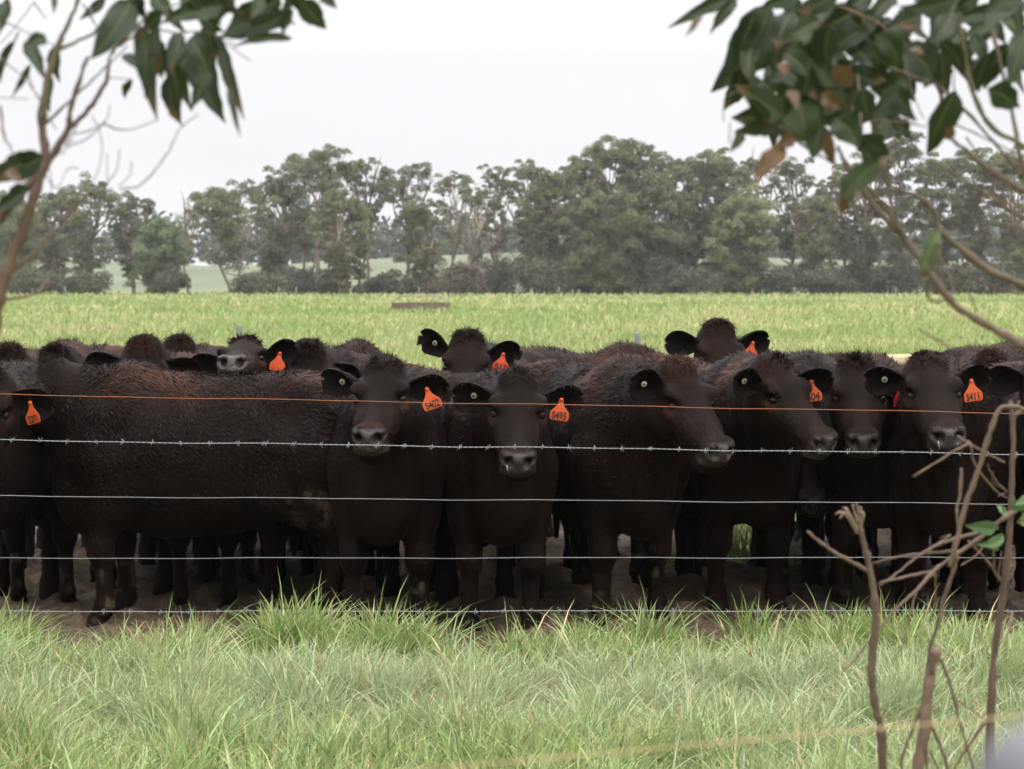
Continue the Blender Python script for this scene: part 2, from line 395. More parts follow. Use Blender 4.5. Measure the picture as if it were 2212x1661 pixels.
def make_cow(label, body, heading, head, yaw, pitch, roll=0, scale=1.0, size=None, tagtext=None, button=False, ears=(5, 5), earsweep=(12, 12),
             seed=1, hair=16000, res=0.011, tint=0.0, group='herd of dark cattle behind the wire fence', tuft=1.0, tagred=False, tagroll=0.0,
             tagyaw=None, tagswap=False, step=None, parts=True, hs=1.0, curly=0.0, notch=(0, 0), zoff=0.0, stain=None, drool=0):
    """body: (U of the middle of the trunk, depth Y); heading in degrees of the trunk's forward direction (0 = right, -90 = at the camera);
    head: (U, V, depth) of the poll; yaw 0 = looking at the camera, + = to the picture's right; pitch = degrees the face points down"""
    r = np.random.default_rng(seed)
    bx = (body[0] - W_PX / 2) / F_PX * body[1]
    org = np.array([bx, body[1], zoff]); th = math.radians(heading); sc = scale
    Rz = np.array([[math.cos(th), -math.sin(th), 0], [math.sin(th), math.cos(th), 0], [0, 0, 1]])
    toL = lambda p: (np.asarray(p) - org) @ Rz / sc
    dirL = lambda d: np.asarray(d) @ Rz
    yw, pt = math.radians(yaw), math.radians(pitch)
    face = np.array([math.sin(yw) * math.cos(pt), -math.cos(yw) * math.cos(pt), -math.sin(pt)])
    fwd = np.array([math.sin(yw), -math.cos(yw), 0.0])
    Mw = head_frame(face, math.radians(roll)); M = Rz.T @ Mw
    pollW = P(*head) - Mw @ np.array([0, 0, 0.015]) * hs; o = toL(pollW)
    H = lambda p: o + M @ (np.asarray(p, float) * hs / sc)
    hk = hs / sc; fv = 1 + r.normal(0, .05, 2)
    st = r.uniform(-.07, .07, 4) if step is None else np.asarray(step)
    # bounds
    pts = [[-.9, -.36, 0], [.7, .36, 1.32]] + [list(H(q)) for q in ([.54, .12, .05], [.54, -.12, -.26], [-.1, .15, .05], [-.1, -.15, -.26], [.1, .15, -.28], [.1, -.15, .06])]
    pts = np.array(pts); lo, hi = pts.min(0) - 0.05, pts.max(0) + 0.05; lo[2] = -0.03
    f = Field(lo, hi, res)
    # trunk
    f.op([-.84, -.34, .42], [.68, .34, 1.28], prof_fn(TX, TT, TB, TW, 2.35, 0.10), 0.02)
    for s in (-1, 1):
        f.ell([-.50, s * .160, 1.11], [.13, .09, .10], k=0.10)                 # hook bone
        f.ell([.34, s * .160, .90], [.16, .085, .27], k=0.08)                    # shoulder blade
        f.ell([-.55, s * .15, .88], [.22, .12, .27], k=0.10)                    # rump and thigh
        # fore leg
        x0 = .40 + st[0 if s < 0 else 1]; y0 = s * .150
        f.cone([.42, s * .15, .82], [.40 + (x0 - .40) * .4, y0, .60], .125, .088, .09)
        f.cone([.40 + (x0 - .40) * .4, y0, .60], [x0 + .01, y0, .40], .088, .058, .04)
        f.ell([x0 + .018, y0, .385], [.062, .060, .075], k=.04)
        f.cone([x0, y0, .36], [x0 - .005, y0, .15], .046, .041, .03)
        f.ell([x0, y0, .125], [.053, .051, .05], k=.03)
        f.cone([x0, y0, .12], [x0 + .035, y0, .055], .044, .05, .02)
        f.cone([x0 + .03, y0 - .022, .03], [x0 + .055, y0 - .024, .02], .046, .032, .012)
        f.cone([x0 + .03, y0 + .022, .03], [x0 + .055, y0 + .024, .02], .046, .032, .012)
        # hind leg
        x1 = -.62 + st[2 if s < 0 else 3]; y1 = s * .150
        f.cone([-.46, s * .17, .86], [-.42, s * .18, .68], .17, .12, .08)
        f.cone([-.55, s * .16, .80], [x1 - .04, y1, .48], .15, .066, .07)
        f.cone([-.42, s * .175, .68], [x1 - .02, y1, .50], .115, .060, .08)
        f.ell([x1 - .035, y1, .465], [.062, .050, .075], k=.04)
        f.cone([x1 - .03, y1, .43], [x1 + .0, y1, .15], .050, .043, .03)
        f.ell([x1 + .0, y1, .125], [.054, .052, .05], k=.03)
        f.cone([x1, y1, .12], [x1 + .04, y1, .055], .045, .05, .02)
        f.cone([x1 + .035, y1 - .022, .03], [x1 + .06, y1 - .024, .02], .046, .032, .012)
        f.cone([x1 + .035, y1 + .022, .03], [x1 + .06, y1 + .024, .02], .046, .032, .012)
    f.ell([.55, 0, .63], [.13, .11, .16], k=.10)                                # brisket
    f.cone([-.80, 0, 1.10], [-.855, 0, .86], .035, .024, .04); f.cone([-.855, 0, .86], [-.85, .01, .55], .024, .022, .03)
    f.cone([-.85, .01, .58], [-.845, .01, .40], .034, .018, .03)                # tail and switch
    # neck
    hb = H([.045, 0, -.105]); sd = nrm(0.5 * np.array([0, 1.0, 0]) + 0.5 * M[:, 1])
    nb = np.array([.43, 0, .98]); mid = 0.52 * nb + 0.48 * hb + np.array([.03, 0, .01])
    f.cone(nb, mid, .27, .19, .10, sd, .74); f.cone(mid, hb, .19, .125, .08, sd, .80)
    cm_ = 0.4 * np.array([.28, 0, 1.15]) + 0.6 * H([-.02, 0, -.06]) - np.array([0, 0, .035]); f.cone([.28, 0, 1.15], cm_, .10, .065, .10); f.cone(cm_, H([-.01, 0, -.075]), .065, .058, .06)
    f.cone([.58, 0, .70], H([.13, 0, -.20]), .09, .04, .11)                     # dewlap line
    # head
    hl = np.array([H([x, y, z]) for x in (-.09, .53) for y in (-.13, .13) for z in (-.26, .04)])
    f.op(hl.min(0), hl.max(0), prof_fn(HX * hk, HT * hk, HB * hk * fv[0], HW * hk * fv[1], 2.5, 0.42, M, o), 0.045)
    e3 = lambda *a: np.array(a) * hk
    f.ell(H([-.005, 0, .004]), e3(.06, .075, .034), M, .05 * hk)                 # poll
    for s in (-1, 1):
        f.ell(H([.13, s * .088, -.165]), e3(.10, .034, .075), M, .04 * hk)       # cheek
        f.ell(H([.130, s * .106, -.020]), e3(.045, .026, .026), M, .03 * hk)     # brow
        f.ell(H([.165, s * .108, -.085]), e3(.042, .020, .018), M, .025 * hk)    # below the eye
        f.ell(H([.170, s * .126, -.038]), e3(.030, .025, .022), M, .012 * hk, 'sub')  # eye socket
        f.ell(H([.270, s * .076, -.095]), e3(.09, .022, .05), M, .04 * hk)       # side of the nose bone
        f.ell(H([.418, s * .050, -.045]), e3(.036, .032, .036), M, .03 * hk)     # nostril wing
        f.ell(H([.425, s * .046, -.125]), e3(.036, .036, .028), M, .03 * hk)     # upper lip
    f.cone(H([.27, 0, -.185]), H([.405, 0, -.158]), .052 * hk, .050 * hk, .04 * hk, M[:, 1], 1.12)   # lower jaw and chin
    f.ell(H([.418, 0, -.160]), e3(.036, .056, .026), M, .018 * hk)
    f.ell(H([.448, 0, -.072]), e3(.026, .056, .050), M, .025 * hk)               # nose pad
    for s in (-1, 1):
        f.ell(H([.464, s * .040, -.046]), e3(.036, .019, .026), M, .007 * hk, 'sub')     # nostril
        f.cone(H([.455, s * .050, -.046]), H([.425, s * .085, -.036]), .013 * hk, .006 * hk, .008 * hk, mode='sub')
        f.cone(H([.500, s * .030, -.134]), H([.37, s * .100, -.132]), .004 * hk, .004 * hk, .012 * hk, mode='sub')     # mouth line
    f.cone(H([.482, 0, -.055]), H([.478, 0, -.122]), .003 * hk, .002 * hk, .01 * hk, mode='sub')
    X, Y, Z = f.sub(f.lo, f.lo + f.h * f.n)[1]
    f.F = np.maximum(f.F, np.broadcast_to(-Z, f.F.shape)[:f.F.shape[0], :f.F.shape[1], :f.F.shape[2]]).astype(np.float32)
    V, Q = f.mesh()
    # muscle and skin folds
    nq = np.cross(V[Q[:, 2]] - V[Q[:, 0]], V[Q[:, 3]] - V[Q[:, 1]]); nv_ = np.zeros_like(V)
    for c_ in range(4): np.add.at(nv_, Q[:, c_], nq)
    nv_ /= np.linalg.norm(nv_, axis=1, keepdims=True) + 1e-9
    l0 = ((V - o) @ M) / hk; ishead = np.clip(1 - np.maximum(np.abs(l0[:, 0] - .2) - .30, np.maximum(np.abs(l0[:, 1]) - .15, np.abs(l0[:, 2] + .09) - .18)) / .08, 0, 1)
    neck = np.clip((V[:, 0] - .22) / .2, 0, 1) * np.clip((V[:, 2] - .62) / .1, 0, 1) * (1 - ishead)
    dsp = .016 * (vnoise(V * 5.5 + seed * 3, 31) - .5) + .009 * (vnoise(V * 12 + seed, 32) - .5)
    dsp = dsp * (1 - ishead) * np.clip((V[:, 2] - .1) / .2, .25, 1) + neck * .020 * (vnoise(V * np.array([15, 15, 3.2]) + seed, 33) - .5)
    V = V + nv_ * dsp[:, None]
    # attributes (coat colour: reddish back; underside shade painted in as near-black)
    lh = ((V - o) @ M) / hk
    headm = np.clip(1 - np.maximum(0, np.maximum(np.abs(lh[:, 0] - .2) - .34, np.abs(lh[:, 2] + .1) - .2)) / .06, 0, 1)
    nose = np.clip((lh[:, 0] - .420 + .35 * (np.abs(lh[:, 1]) - .02) ** 2 * 8) / .022, 0, 1) * (np.abs(lh[:, 1]) < .085) * np.clip((lh[:, 2] + .130) / .015, 0, 1) * (lh[:, 2] < .06)
    warm = np.exp(-(((lh[:, 0] - .172) / .05) ** 2 + ((np.abs(lh[:, 1]) - .10) / .04) ** 2 + ((lh[:, 2] + .085) / .03) ** 2)) * 1.15 + np.exp(-(((lh[:, 0] - .395) / .04) ** 2 + ((lh[:, 2] + .06) / .09) ** 2)) * (np.abs(lh[:, 1]) < .12) * .55
    nz = vnoise(V * 4 + seed * 7.3, 3); nz2 = vnoise(V * 11 + seed, 5)
    pit = np.exp(-(((lh[:, 0] - .440) / .03) ** 2 + ((np.abs(lh[:, 1]) - .046) / .018) ** 2 + ((lh[:, 2] + .047) / .020) ** 2) * 1.2)
    nose = nose * (1 - np.clip(pit * 2.2 - .5, 0, 1))
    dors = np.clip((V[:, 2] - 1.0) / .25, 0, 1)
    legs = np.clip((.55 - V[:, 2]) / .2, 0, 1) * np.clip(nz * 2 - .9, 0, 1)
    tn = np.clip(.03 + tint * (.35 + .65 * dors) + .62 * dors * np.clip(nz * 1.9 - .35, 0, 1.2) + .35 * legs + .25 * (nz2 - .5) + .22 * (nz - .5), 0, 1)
    tn = tn * (1 - .65 * headm) + .75 * np.clip(warm, 0, 1) * headm + .10 * headm
    bare = np.clip((.055 - V[:, 2]) / .01, 0, 1)
    dirt = np.clip((vnoise(V * 30 + seed, 41) - .62) * 6, 0, 1) * np.clip((vnoise(V * 5 + seed * 2, 42) - .5) * 5, 0, 1) * np.clip((.5 - V[:, 2]) / .2, 0, 1) * .8
    if stain is not None:
        dd_ = np.hypot(V[:, 0] - stain[0], V[:, 2] - stain[1]) / stain[2]
        dirt = np.maximum(dirt, np.exp(-((dd_ - .8) / .35) ** 2) * np.clip((vnoise(V * 34, 43) - .45) * 7, 0, 1))
    # ears joined into the same skin
    allV, allF, T_, N_, B_, D_ = [V], [Q], [tn], [nose], [bare], [dirt]; nV = len(V); earL = {}
    for s, e_deg, sw in ((-1, ears[0], earsweep[0]), (1, ears[1], earsweep[1])):
        # s = -1 lies on the picture's left when the animal looks at the camera
        el, sw_ = math.radians(e_deg), math.radians(sw)
        sideW = np.array([math.cos(yw), math.sin(yw), 0]) * (1 if s > 0 else -1)
        ax = nrm(sideW * math.cos(el) * math.cos(sw_) - fwd * math.sin(sw_) + np.array([0, 0, math.sin(el)]))
        cr_, sr_ = math.cos(math.radians(roll)), math.sin(math.radians(roll))
        n = nrm(fwd * 0.9 + np.array([0, 0, -.32]) + 0.12 * sideW); n = nrm(n - (n @ ax) * ax); yv = np.cross(n, ax)
        E = np.stack([ax, yv, n], 1)
        ev, ef, inner = ear_geo(.190, .088, 1.0 + .1 * r.standard_normal())
        if notch[0 if s < 0 else 1]:
            u = ev[:, 0] / .190; g = np.exp(-((u - .80) / .07) ** 2) * np.clip(-ev[:, 1] * (1 if yv[2] < 0 else -1) * -1 / .03 - .1, 0, 1); ev = ev.copy(); ev[:, 1] -= np.sign(ev[:, 1]) * g * .03
        # the picture's left ear grows from the head's right side (local y sign follows the head frame)
        ly = np.sign((M.T @ dirL(sideW))[1])
        base = pollW + Mw @ (np.array([.055, ly * .092, -.070]) * hs)
        evw = base + (ev * hs) @ E.T
        earL[s] = (base, E)
        allV.append(toL(evw)); allF.append(ef + nV); nV += len(ev)
        T_.append(np.full(len(ev), .10 + tint * .3)); N_.append(np.zeros(len(ev))); B_.append(inner * .8); D_.append(np.zeros(len(ev)))
    V = np.concatenate(allV); Q = np.concatenate(allF); tn = np.concatenate(T_); nose = np.concatenate(N_); bare = np.concatenate(B_)
    Wv = (V * sc) @ Rz.T           # relative to the animal's foot point, world axes
    root = empty('cow', org); tag(root, label, 'cow', group)
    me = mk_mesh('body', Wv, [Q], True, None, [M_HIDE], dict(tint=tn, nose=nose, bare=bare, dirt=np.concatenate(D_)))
    bo = mk_obj('body', me, root)
    hw = lambda p: pollW + Mw @ (np.asarray(p, float) * hs) - org
    # eyes
    if parts:
        for s in (-1, 1):
            mb = MB(); c = hw([.165, s * .1040, -.050]); nu, nv = 12, 8
            a = np.linspace(0, 2 * np.pi, nu, endpoint=False); b = np.linspace(-np.pi / 2, np.pi / 2, nv)
            sv = np.stack([np.cos(b)[:, None] * np.cos(a), np.cos(b)[:, None] * np.sin(a), np.sin(b)[:, None] + 0 * a], -1).reshape(-1, 3) * [.0200, .0185, .0155] * hs
            i = np.arange(nv - 1)[:, None] * nu; j = np.arange(nu)[None]; k2 = (j + 1) % nu
            mb.add(c + sv @ Mw.T, np.stack([i + j, i + k2, i + nu + k2, i + nu + j], -1).reshape(-1, 4)); mb.build('eye', M_EYE, root)
    if drool:
        mb = MB(); mb.tube(np.array([hw(q) for q in ([.455, -.048, -.062], [.470, -.046, -.075], [.470, -.040, -.092], [.468, -.036, -.104])]) - np.array([0, .004, 0]), [.0028, .0034, .003, .0015], 6)
        mb.build('drool', M_DROOL, root)
        if drool > 1:
            mb = MB(); mb.tube(np.array([hw(q) for q in ([.466, .036, -.070], [.468, .034, -.092])]) - np.array([0, .003, 0]), [.003, .002], 6); mb.build('drool', M_DROOL, root)
    # ---------------- coat: locks of hair lying on the hide
    if hair:
        A, B, C = V[Q[:, 0]], V[Q[:, 1]], V[Q[:, 2]]; D = V[Q[:, 3]]
        nf = np.cross(C - A, D - B); ar = np.linalg.norm(nf, axis=1) / 2; nf /= (2 * ar[:, None] + 1e-12)
        cen = (A + C) / 2; lhc = ((cen - o) @ M) / hk
        inh = (np.abs(lhc[:, 0] - .2) < .33) & (np.abs(lhc[:, 1]) < .16) & (np.abs(lhc[:, 2] + .09) < .19)
        isear = np.arange(len(Q)) >= len(allF[0])
        wgt = ar * np.where(cen[:, 2] > .45, 1, .35) * np.where(inh, 2.6, 1) * (1 - .97 * np.clip(nose[Q].mean(1), 0, 1)) * (cen[:, 2] > .1) * np.where(isear, 2.0, 1)
        wgt = wgt * np.where(cen[:, 2] > .95, 1.6, 1)
        fi = r.choice(len(Q), hair, p=wgt / wgt.sum())
        u, v = r.random((2, hair, 1)); p = (A[fi] * (1 - u) + B[fi] * u) * (1 - v) + (D[fi] * (1 - u) + C[fi] * u) * v
        n = nf[fi]; hd = inh[fi]; er = isear[fi]
        flow = np.tile(np.array([-.75, 0, -.65]), (hair, 1)); 
        lp = ((p - o) @ M) / hk
        rad = (p - H([.15, 0, 0])); flow = np.where(hd[:, None], rad / (np.linalg.norm(rad, axis=1, keepdims=True) + .02) + .25 * M[:, 0], flow)
        lfr = p * 9 + seed; curl = np.stack([vnoise(lfr, 11), vnoise(lfr, 12), vnoise(lfr, 13)], 1) - .5
        flow = flow + curl * (2.0 + 3 * curly) * np.where(hd | er, .7, 1)[:, None] + r.standard_normal((hair, 3)) * .22
        flow -= (flow * n).sum(1, keepdims=True) * n; flow /= np.linalg.norm(flow, axis=1, keepdims=True) + 1e-9
        top = np.clip((p[:, 2] - 1.0) / .22, 0, 1) * (~hd)
        ln = np.where(hd, .015, .024) * (.6 + .8 * r.random(hair)) * (1 + .55 * top); ln = np.where(er, .018, ln)
        lift = np.where(hd, .12, .16) + .28 * r.random(hair) ** 2 * (1 + 1.1 * top); lift = np.where(er, .25, lift)
        wd = np.where(hd, .0017, .0026) * (.6 + .8 * r.random(hair))
        sd_ = np.cross(n, flow); tw = r.standard_normal((hair, 1)) * .35; sd_ = sd_ + n * tw; sd_ /= np.linalg.norm(sd_, axis=1, keepdims=True)
        d1 = flow * np.cos(lift)[:, None] + n * np.sin(lift)[:, None]
        d2 = flow + n * (np.sin(lift) * .2)[:, None] + curl * .5
        L_ = ln[:, None]
        p0 = p - n * .002; p1 = p0 + d1 * L_ * .55; p2 = p1 + d2 * L_ * .5
        w0 = sd_ * wd[:, None]
        hv = np.stack([p0 - w0, p0 + w0, p1 - w0 * .8, p1 + w0 * .8, p2], 1)
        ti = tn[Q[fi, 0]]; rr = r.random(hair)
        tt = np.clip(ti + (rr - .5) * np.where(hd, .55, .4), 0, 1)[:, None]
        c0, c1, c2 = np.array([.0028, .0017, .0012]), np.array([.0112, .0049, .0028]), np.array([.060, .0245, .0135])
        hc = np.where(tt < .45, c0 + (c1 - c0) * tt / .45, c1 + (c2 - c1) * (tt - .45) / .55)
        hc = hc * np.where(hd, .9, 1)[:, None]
        HV, HCc = [hv], [hc]
        curlv = lambda b_: np.stack([vnoise(b_ * 38 + seed, q_) for q_ in (21, 22, 23)], 1) - .5
        # forelock and crest tufts
        nt_ = int(1000 * min(tuft, 1.2))
        if nt_ > 0:
            near = np.nonzero(inh & ~isear & (np.abs(lhc[:, 1]) < .085) & (lhc[:, 0] < .07) & (lhc[:, 0] > -.08) & (lhc[:, 2] > -.06))[0]
            if len(near) == 0: near = np.nonzero(inh & ~isear)[0]
            wq = 1e-9 + ar[near] * np.exp(-(lhc[near, 1] / .055) ** 2 - ((lhc[near, 0] - .0) / .045) ** 2); pi = r.choice(near, nt_, p=wq / wq.sum()); bp = cen[pi] + r.standard_normal((nt_, 3)) * .004 - nf[pi] * .004
            lx, ly_ = lhc[pi, 0], lhc[pi, 1]
            upL = np.array([0, 0, 1.0]); dirn = nf[pi] * .42 + upL * .06 + M[:, 0] * .12 + ((np.array([lx * 5 + .1, ly_ * 8, 0 * lx]).T) @ M.T) + curlv(bp) * 2.3 + r.standard_normal((nt_, 3)) * .22
            dirn /= np.linalg.norm(dirn, axis=1, keepdims=True)
            ll = (.45 + .5 * tuft) * (.35 + 1.2 * vnoise(bp * 34 + seed, 24))[:, None] * (.014 + .030 * r.random(nt_) ** 1.8)[:, None] * (1 - .3 * curly)
            cu = r.standard_normal((nt_, 3)) * (.5 + .8 * curly); sdd = np.cross(dirn, r.standard_normal((nt_, 3))); sdd /= np.linalg.norm(sdd, axis=1, keepdims=True)
            q1 = bp + dirn * ll * .55; q2 = q1 + (dirn + cu * .55 - upL * .15) * ll * .5; ww = sdd * .0015
            HV.append(np.stack([bp - ww, bp + ww, q1 - ww * .7, q1 + ww * .7, q2], 1))
            tt = np.clip(.15 + tint * .6 + curly * .55 + .3 * r.random((nt_, 1)), 0, 1); HCc.append(np.where(tt < .45, c0 + (c1 - c0) * tt / .45, c1 + (c2 - c1) * (tt - .45) / .55))
        nt2 = int(420 * tuft)                                       # crest over withers and neck
        if nt2 > 0:
            tt_ = r.random(nt2); ci = r.choice(np.nonzero((cen[:, 2] > 1.19) & (np.abs(cen[:, 1]) < .06) & (~inh) & (~isear))[0] if ((cen[:, 2] > 1.19) & (np.abs(cen[:, 1]) < .06) & (~inh) & (~isear)).any() else np.arange(len(cen)), nt2)
            bp = cen[ci]; dirn = nf[ci] + np.array([-.8, 0, .2]) + r.standard_normal((nt2, 3)) * .4; dirn /= np.linalg.norm(dirn, axis=1, keepdims=True)
            ll = (.022 + .028 * r.random(nt2))[:, None]; sdd = np.cross(dirn, r.standard_normal((nt2, 3))); sdd /= np.linalg.norm(sdd, axis=1, keepdims=True); ww = sdd * .0018
            q1 = bp + dirn * ll * .5; q2 = q1 + (dirn + r.standard_normal((nt2, 3)) * .4) * ll * .5
            HV.append(np.stack([bp - ww, bp + ww, q1 - ww * .7, q1 + ww * .7, q2], 1)); HCc.append(np.broadcast_to(c1, (nt2, 3)) * (.5 + r.random((nt2, 1))))
        hv = np.concatenate(HV); hc = np.concatenate(HCc); nh = len(hv)
        base = np.arange(nh)[:, None] * 5
        q4 = base + np.array([[0, 1, 3, 2]]); t3 = base + np.array([[2, 3, 4]])
        hvw = (hv.reshape(-1, 3) * sc) @ Rz.T
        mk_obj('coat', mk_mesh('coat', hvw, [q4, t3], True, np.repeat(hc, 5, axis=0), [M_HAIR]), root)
    # ---------------- ear tags
    def hang_tag(s, text, red=False, rl=0.0, ty=None):
        base, E = earL[s]; a = base + E[:, 0] * .098 * hs + E[:, 2] * .030 * hs + E[:, 1] * 0 - np.array([0, 0, .0])
        zz_ = np.array([.006, .003, -.004, -.014, -.023, -.032, -.042, -.052, -.060, -.070, -.080, -.088, -.0915, -.0935])
        hw_ = np.array([.006, .0085, .0100, .0110, .0145, .0200, .0290, .0380, .0425, .0425, .0420, .0412, .0390, .0350])
        bend = lambda x, z: -2.2 * x ** 2 + 1.5 * np.clip(-z - .03, 0, 1) ** 2
        cs_ = np.linspace(-1, 1, 9); gx = hw_[:, None] * cs_; gz = zz_[:, None] + 0 * cs_; n_ = gx.size
        fr_ = np.stack([gx, bend(gx, gz) - .0011, gz], -1).reshape(-1, 3); bk_ = np.stack([gx, bend(gx, gz) + .0011, gz], -1).reshape(-1, 3)
        i = np.arange(len(zz_) - 1)[:, None] * 9; j = np.arange(8)[None]; q_ = np.stack([i + j, i + 9 + j, i + 10 + j, i + j + 1], -1).reshape(-1, 4)
        rim = np.concatenate([np.arange(9), np.arange(1, len(zz_)) * 9 + 8, (len(zz_) - 1) * 9 + np.arange(7, -1, -1), np.arange(len(zz_) - 2, 0, -1) * 9]); r2 = np.roll(rim, -1)
        Vt = np.concatenate([fr_, bk_]); Fq = np.concatenate([q_, q_[:, ::-1] + n_, np.stack([rim, r2, r2 + n_, rim + n_], 1)])
        yv_ = yw * .5 if ty is None else math.radians(ty)
        cy, sy = math.cos(yv_), math.sin(yv_); Rt = np.array([[cy, -sy, 0], [sy, cy, 0], [0, 0, 1]])
        cr, sr = math.cos(math.radians(rl)), math.sin(math.radians(rl)); Rr = np.array([[cr, 0, sr], [0, 1, 0], [-sr, 0, cr]])
        Rall = Rt @ Rr; mb = MB(); mb.add(Vt @ Rall.T, Fq)
        to = mb.build('ear_tag', M_TAGRED if red else M_TAG, root, False); to.location = a - org
        sb = MB(); an = np.linspace(0, 2 * np.pi, 12, endpoint=False)
        sb.tube(np.array([[0, -.007, 0], [0, .004, 0]]) @ Rall.T, .0085, 12); sb.build('stud', M_TAG if not red else M_TAGRED, to)
        if text:
            cu = bpy.data.curves.new('tag_number', 'FONT'); cu.body = text; cu.size = .046 if len(text) > 3 else .048; cu.align_x = 'CENTER'; cu.extrude = .0004; cu.offset = .0011
            t0 = bpy.data.objects.new('lettering', cu); COL.objects.link(t0); bpy.context.view_layer.update()
            me2 = bpy.data.meshes.new_from_object(t0.evaluated_get(bpy.context.evaluated_depsgraph_get())); bpy.data.objects.remove(t0)
            me2.materials.clear(); me2.materials.append(M_INK); me2.name = 'tag_number'; tx = mk_obj('tag_number', me2, to)
            tv = np.zeros(len(me2.vertices) * 3, np.float32); me2.vertices.foreach_get('co', tv); tv = tv.reshape(-1, 3)
            k_ = .72 if len(text) > 3 else .9
            wx, wz = tv[:, 0] * k_, tv[:, 1] - .0880
            wy = bend(wx, wz) - .0016 - tv[:, 2]
            me2.vertices.foreach_set('co', np.ascontiguousarray(np.stack([wx, wy, wz], 1) @ Rall.T, np.float32).ravel()); me2.update()
    if tagtext is not None or tagred: hang_tag(-1 if tagswap else 1, tagtext, tagred, tagroll, tagyaw)
    if button:
        s = 1 if tagswap else -1; base, E = earL[s]; c = base + E[:, 0] * .105 * hs + E[:, 2] * .006 - E[:, 1] * .0 - org
        mb = MB(); n = E[:, 2]
        mb.tube(np.array([c - n * .002, c + n * .004, c + n * .0055]), [.0135, .0135, .011], 16); bo2 = mb.build('button_tag', M_BUTTON, root)
        mb = MB(); mb.tube(np.array([c + n * .005, c + n * .0068]), [.0068, .006], 12); mb.build('stud', M_STUD, bo2)
    return root
# ------------------------------------------------------------------ ground, hill, mud lane, grass
def ground_material():
    k = NM('pasture_ground'); v = k.coord(kind='Object')
    n1 = k.noise(v, .35, 6, .6); n2 = k.noise(v, 3.5, 6, .7); n3 = k.noise(k.coord((1, .25, 1)), 9, 5, .75)
    c = k.ramp(n1, [(.32, (.14, .20, .045)), (.55, (.19, .235, .065)), (.72, (.27, .25, .10))])
    c = k.mixc(k.ramp(n2, [(.4, (0, 0, 0)), (.75, (.6, .6, .6))]), c, (.30, .27, .13))
    c = k.mixc(k.ramp(n3, [(.3, (.5, .5, .5)), (.55, (0, 0, 0))]), c, (.07, .12, .02))
    k.set(Base_Color=c, Roughness=.9); k.b.inputs['Specular IOR Level'].default_value = .1
    k.bump(n3, .8, .15); return k.m
M_GROUND = ground_material()
g = np.array([[-900, -30, 0], [900, -30, 0], [900, 900, 0], [-900, 900, 0]], float)
tag(mk_obj('ground', mk_mesh('ground', g, [np.array([[0, 1, 2, 3]])], False, None, [M_GROUND])), kind='structure')

def hill_mesh(name, x0, x1, y0, y1, hfun, nx, ny, mat, base=0):
    X, Y = np.meshgrid(np.linspace(x0, x1, nx), np.linspace(y0, y1, ny), indexing='ij')
    Z = hfun(X, Y) + base
    i = np.arange(nx - 1)[:, None] * ny; j = np.arange(ny - 1)[None]
    q = np.stack([i + j, i + ny + j, i + ny + j + 1, i + j + 1], -1).reshape(-1, 4)
    return tag(mk_obj(name, mk_mesh(name, np.stack([X, Y, Z], -1).reshape(-1, 3), [q], True, None, [mat])), kind='structure')
def hh(X, Y):
    t = np.clip((Y - 238) / 90, 0, 1); t = t * t * (3 - 2 * t)
    return t * (5.6 + 1.1 * np.sin(X / 37) + .8 * np.sin(X / 17 + 1) - np.clip((X + 20) / 60, 0, 1) * 1.5) - .25
hill_mesh('hill', -260, 260, 236, 520, hh, 70, 40, simple('hill_pasture', (.080, .098, .048), .95, 0, .08, .3, .1, .2))

def mud_material():
    k = NM('trampled_mud'); v = k.coord(); n = k.noise(v, 7, 8, .7); n2 = k.noise(v, 28, 6, .7)
    c = k.ramp(n, [(.3, (.022, .0125, .0055)), (.5, (.080, .050, .0235)), (.75, (.165, .112, .060))])
    c = k.mixc(k.ramp(n2, [(.45, (0, 0, 0)), (.8, (.55, .55, .55))]), c, (.19, .135, .072))
    k.set(Base_Color=c, Roughness=k.ramp(n, [(.35, (.35,) * 3), (.6, (.85,) * 3)])); k.bump(n2, .9, .05); return k.m
M_MUD = mud_material()
mud_end = lambda x: np.interp(x, [-6, -.62, -.48, -.30, -.16, 1.05, 1.17, 1.62, 1.75, 6], [14.5, 14.5, 13.0, 13.0, 14.5, 14.5, 12.1, 12.1, 14.5, 14.5])
nx, ny = 420, 210
X, Y = np.meshgrid(np.linspace(-7, 7, nx), np.linspace(8.25, 14.7, ny), indexing='ij')
pp = np.stack([X.ravel(), Y.ravel(), 0 * X.ravel()], 1)
z = .012 * vnoise(pp * 3.1, 1) + .045 * vnoise(pp * 8.3, 2) ** 1.8 + .060 * vnoise(pp * 17, 3) ** 1.7 + .004
edge = np.clip(np.minimum(pp[:, 1] - 8.25, mud_end(pp[:, 0]) - pp[:, 1] + .35 * (vnoise(pp * 2, 4) - .5)) / .3, 0, 1)
pp[:, 2] = z * edge - .03 * (1 - edge)
i = np.arange(nx - 1)[:, None] * ny; j = np.arange(ny - 1)[None]
q = np.stack([i + j, i + ny + j, i + ny + j + 1, i + j + 1], -1).reshape(-1, 4)
tag(mk_obj('mud', mk_mesh('mud', pp, [q], True, None, [M_MUD])), kind='structure')

def grass_material(name, trans=.35, rough=.38, spec=.5):
    k = NM(name); c = k.attr('col')
    k.set(Base_Color=c, Roughness=rough); k.b.inputs['Specular IOR Level'].default_value = spec
    tr = k.n('ShaderNodeBsdfTranslucent'); k.l(c, tr.inputs[0]); ms = k.n('ShaderNodeMixShader'); ms.inputs[0].default_value = trans
    k.l(k.b.outputs[0], ms.inputs[1]); k.l(tr.outputs[0], ms.inputs[2]); k.l(ms.outputs[0], k.out.inputs[0]); return k.m
M_GRASS = grass_material('long_grass_blade', .35, .34, .5); M_FIELD = grass_material('field_grass_blade', .3, .5, .3)

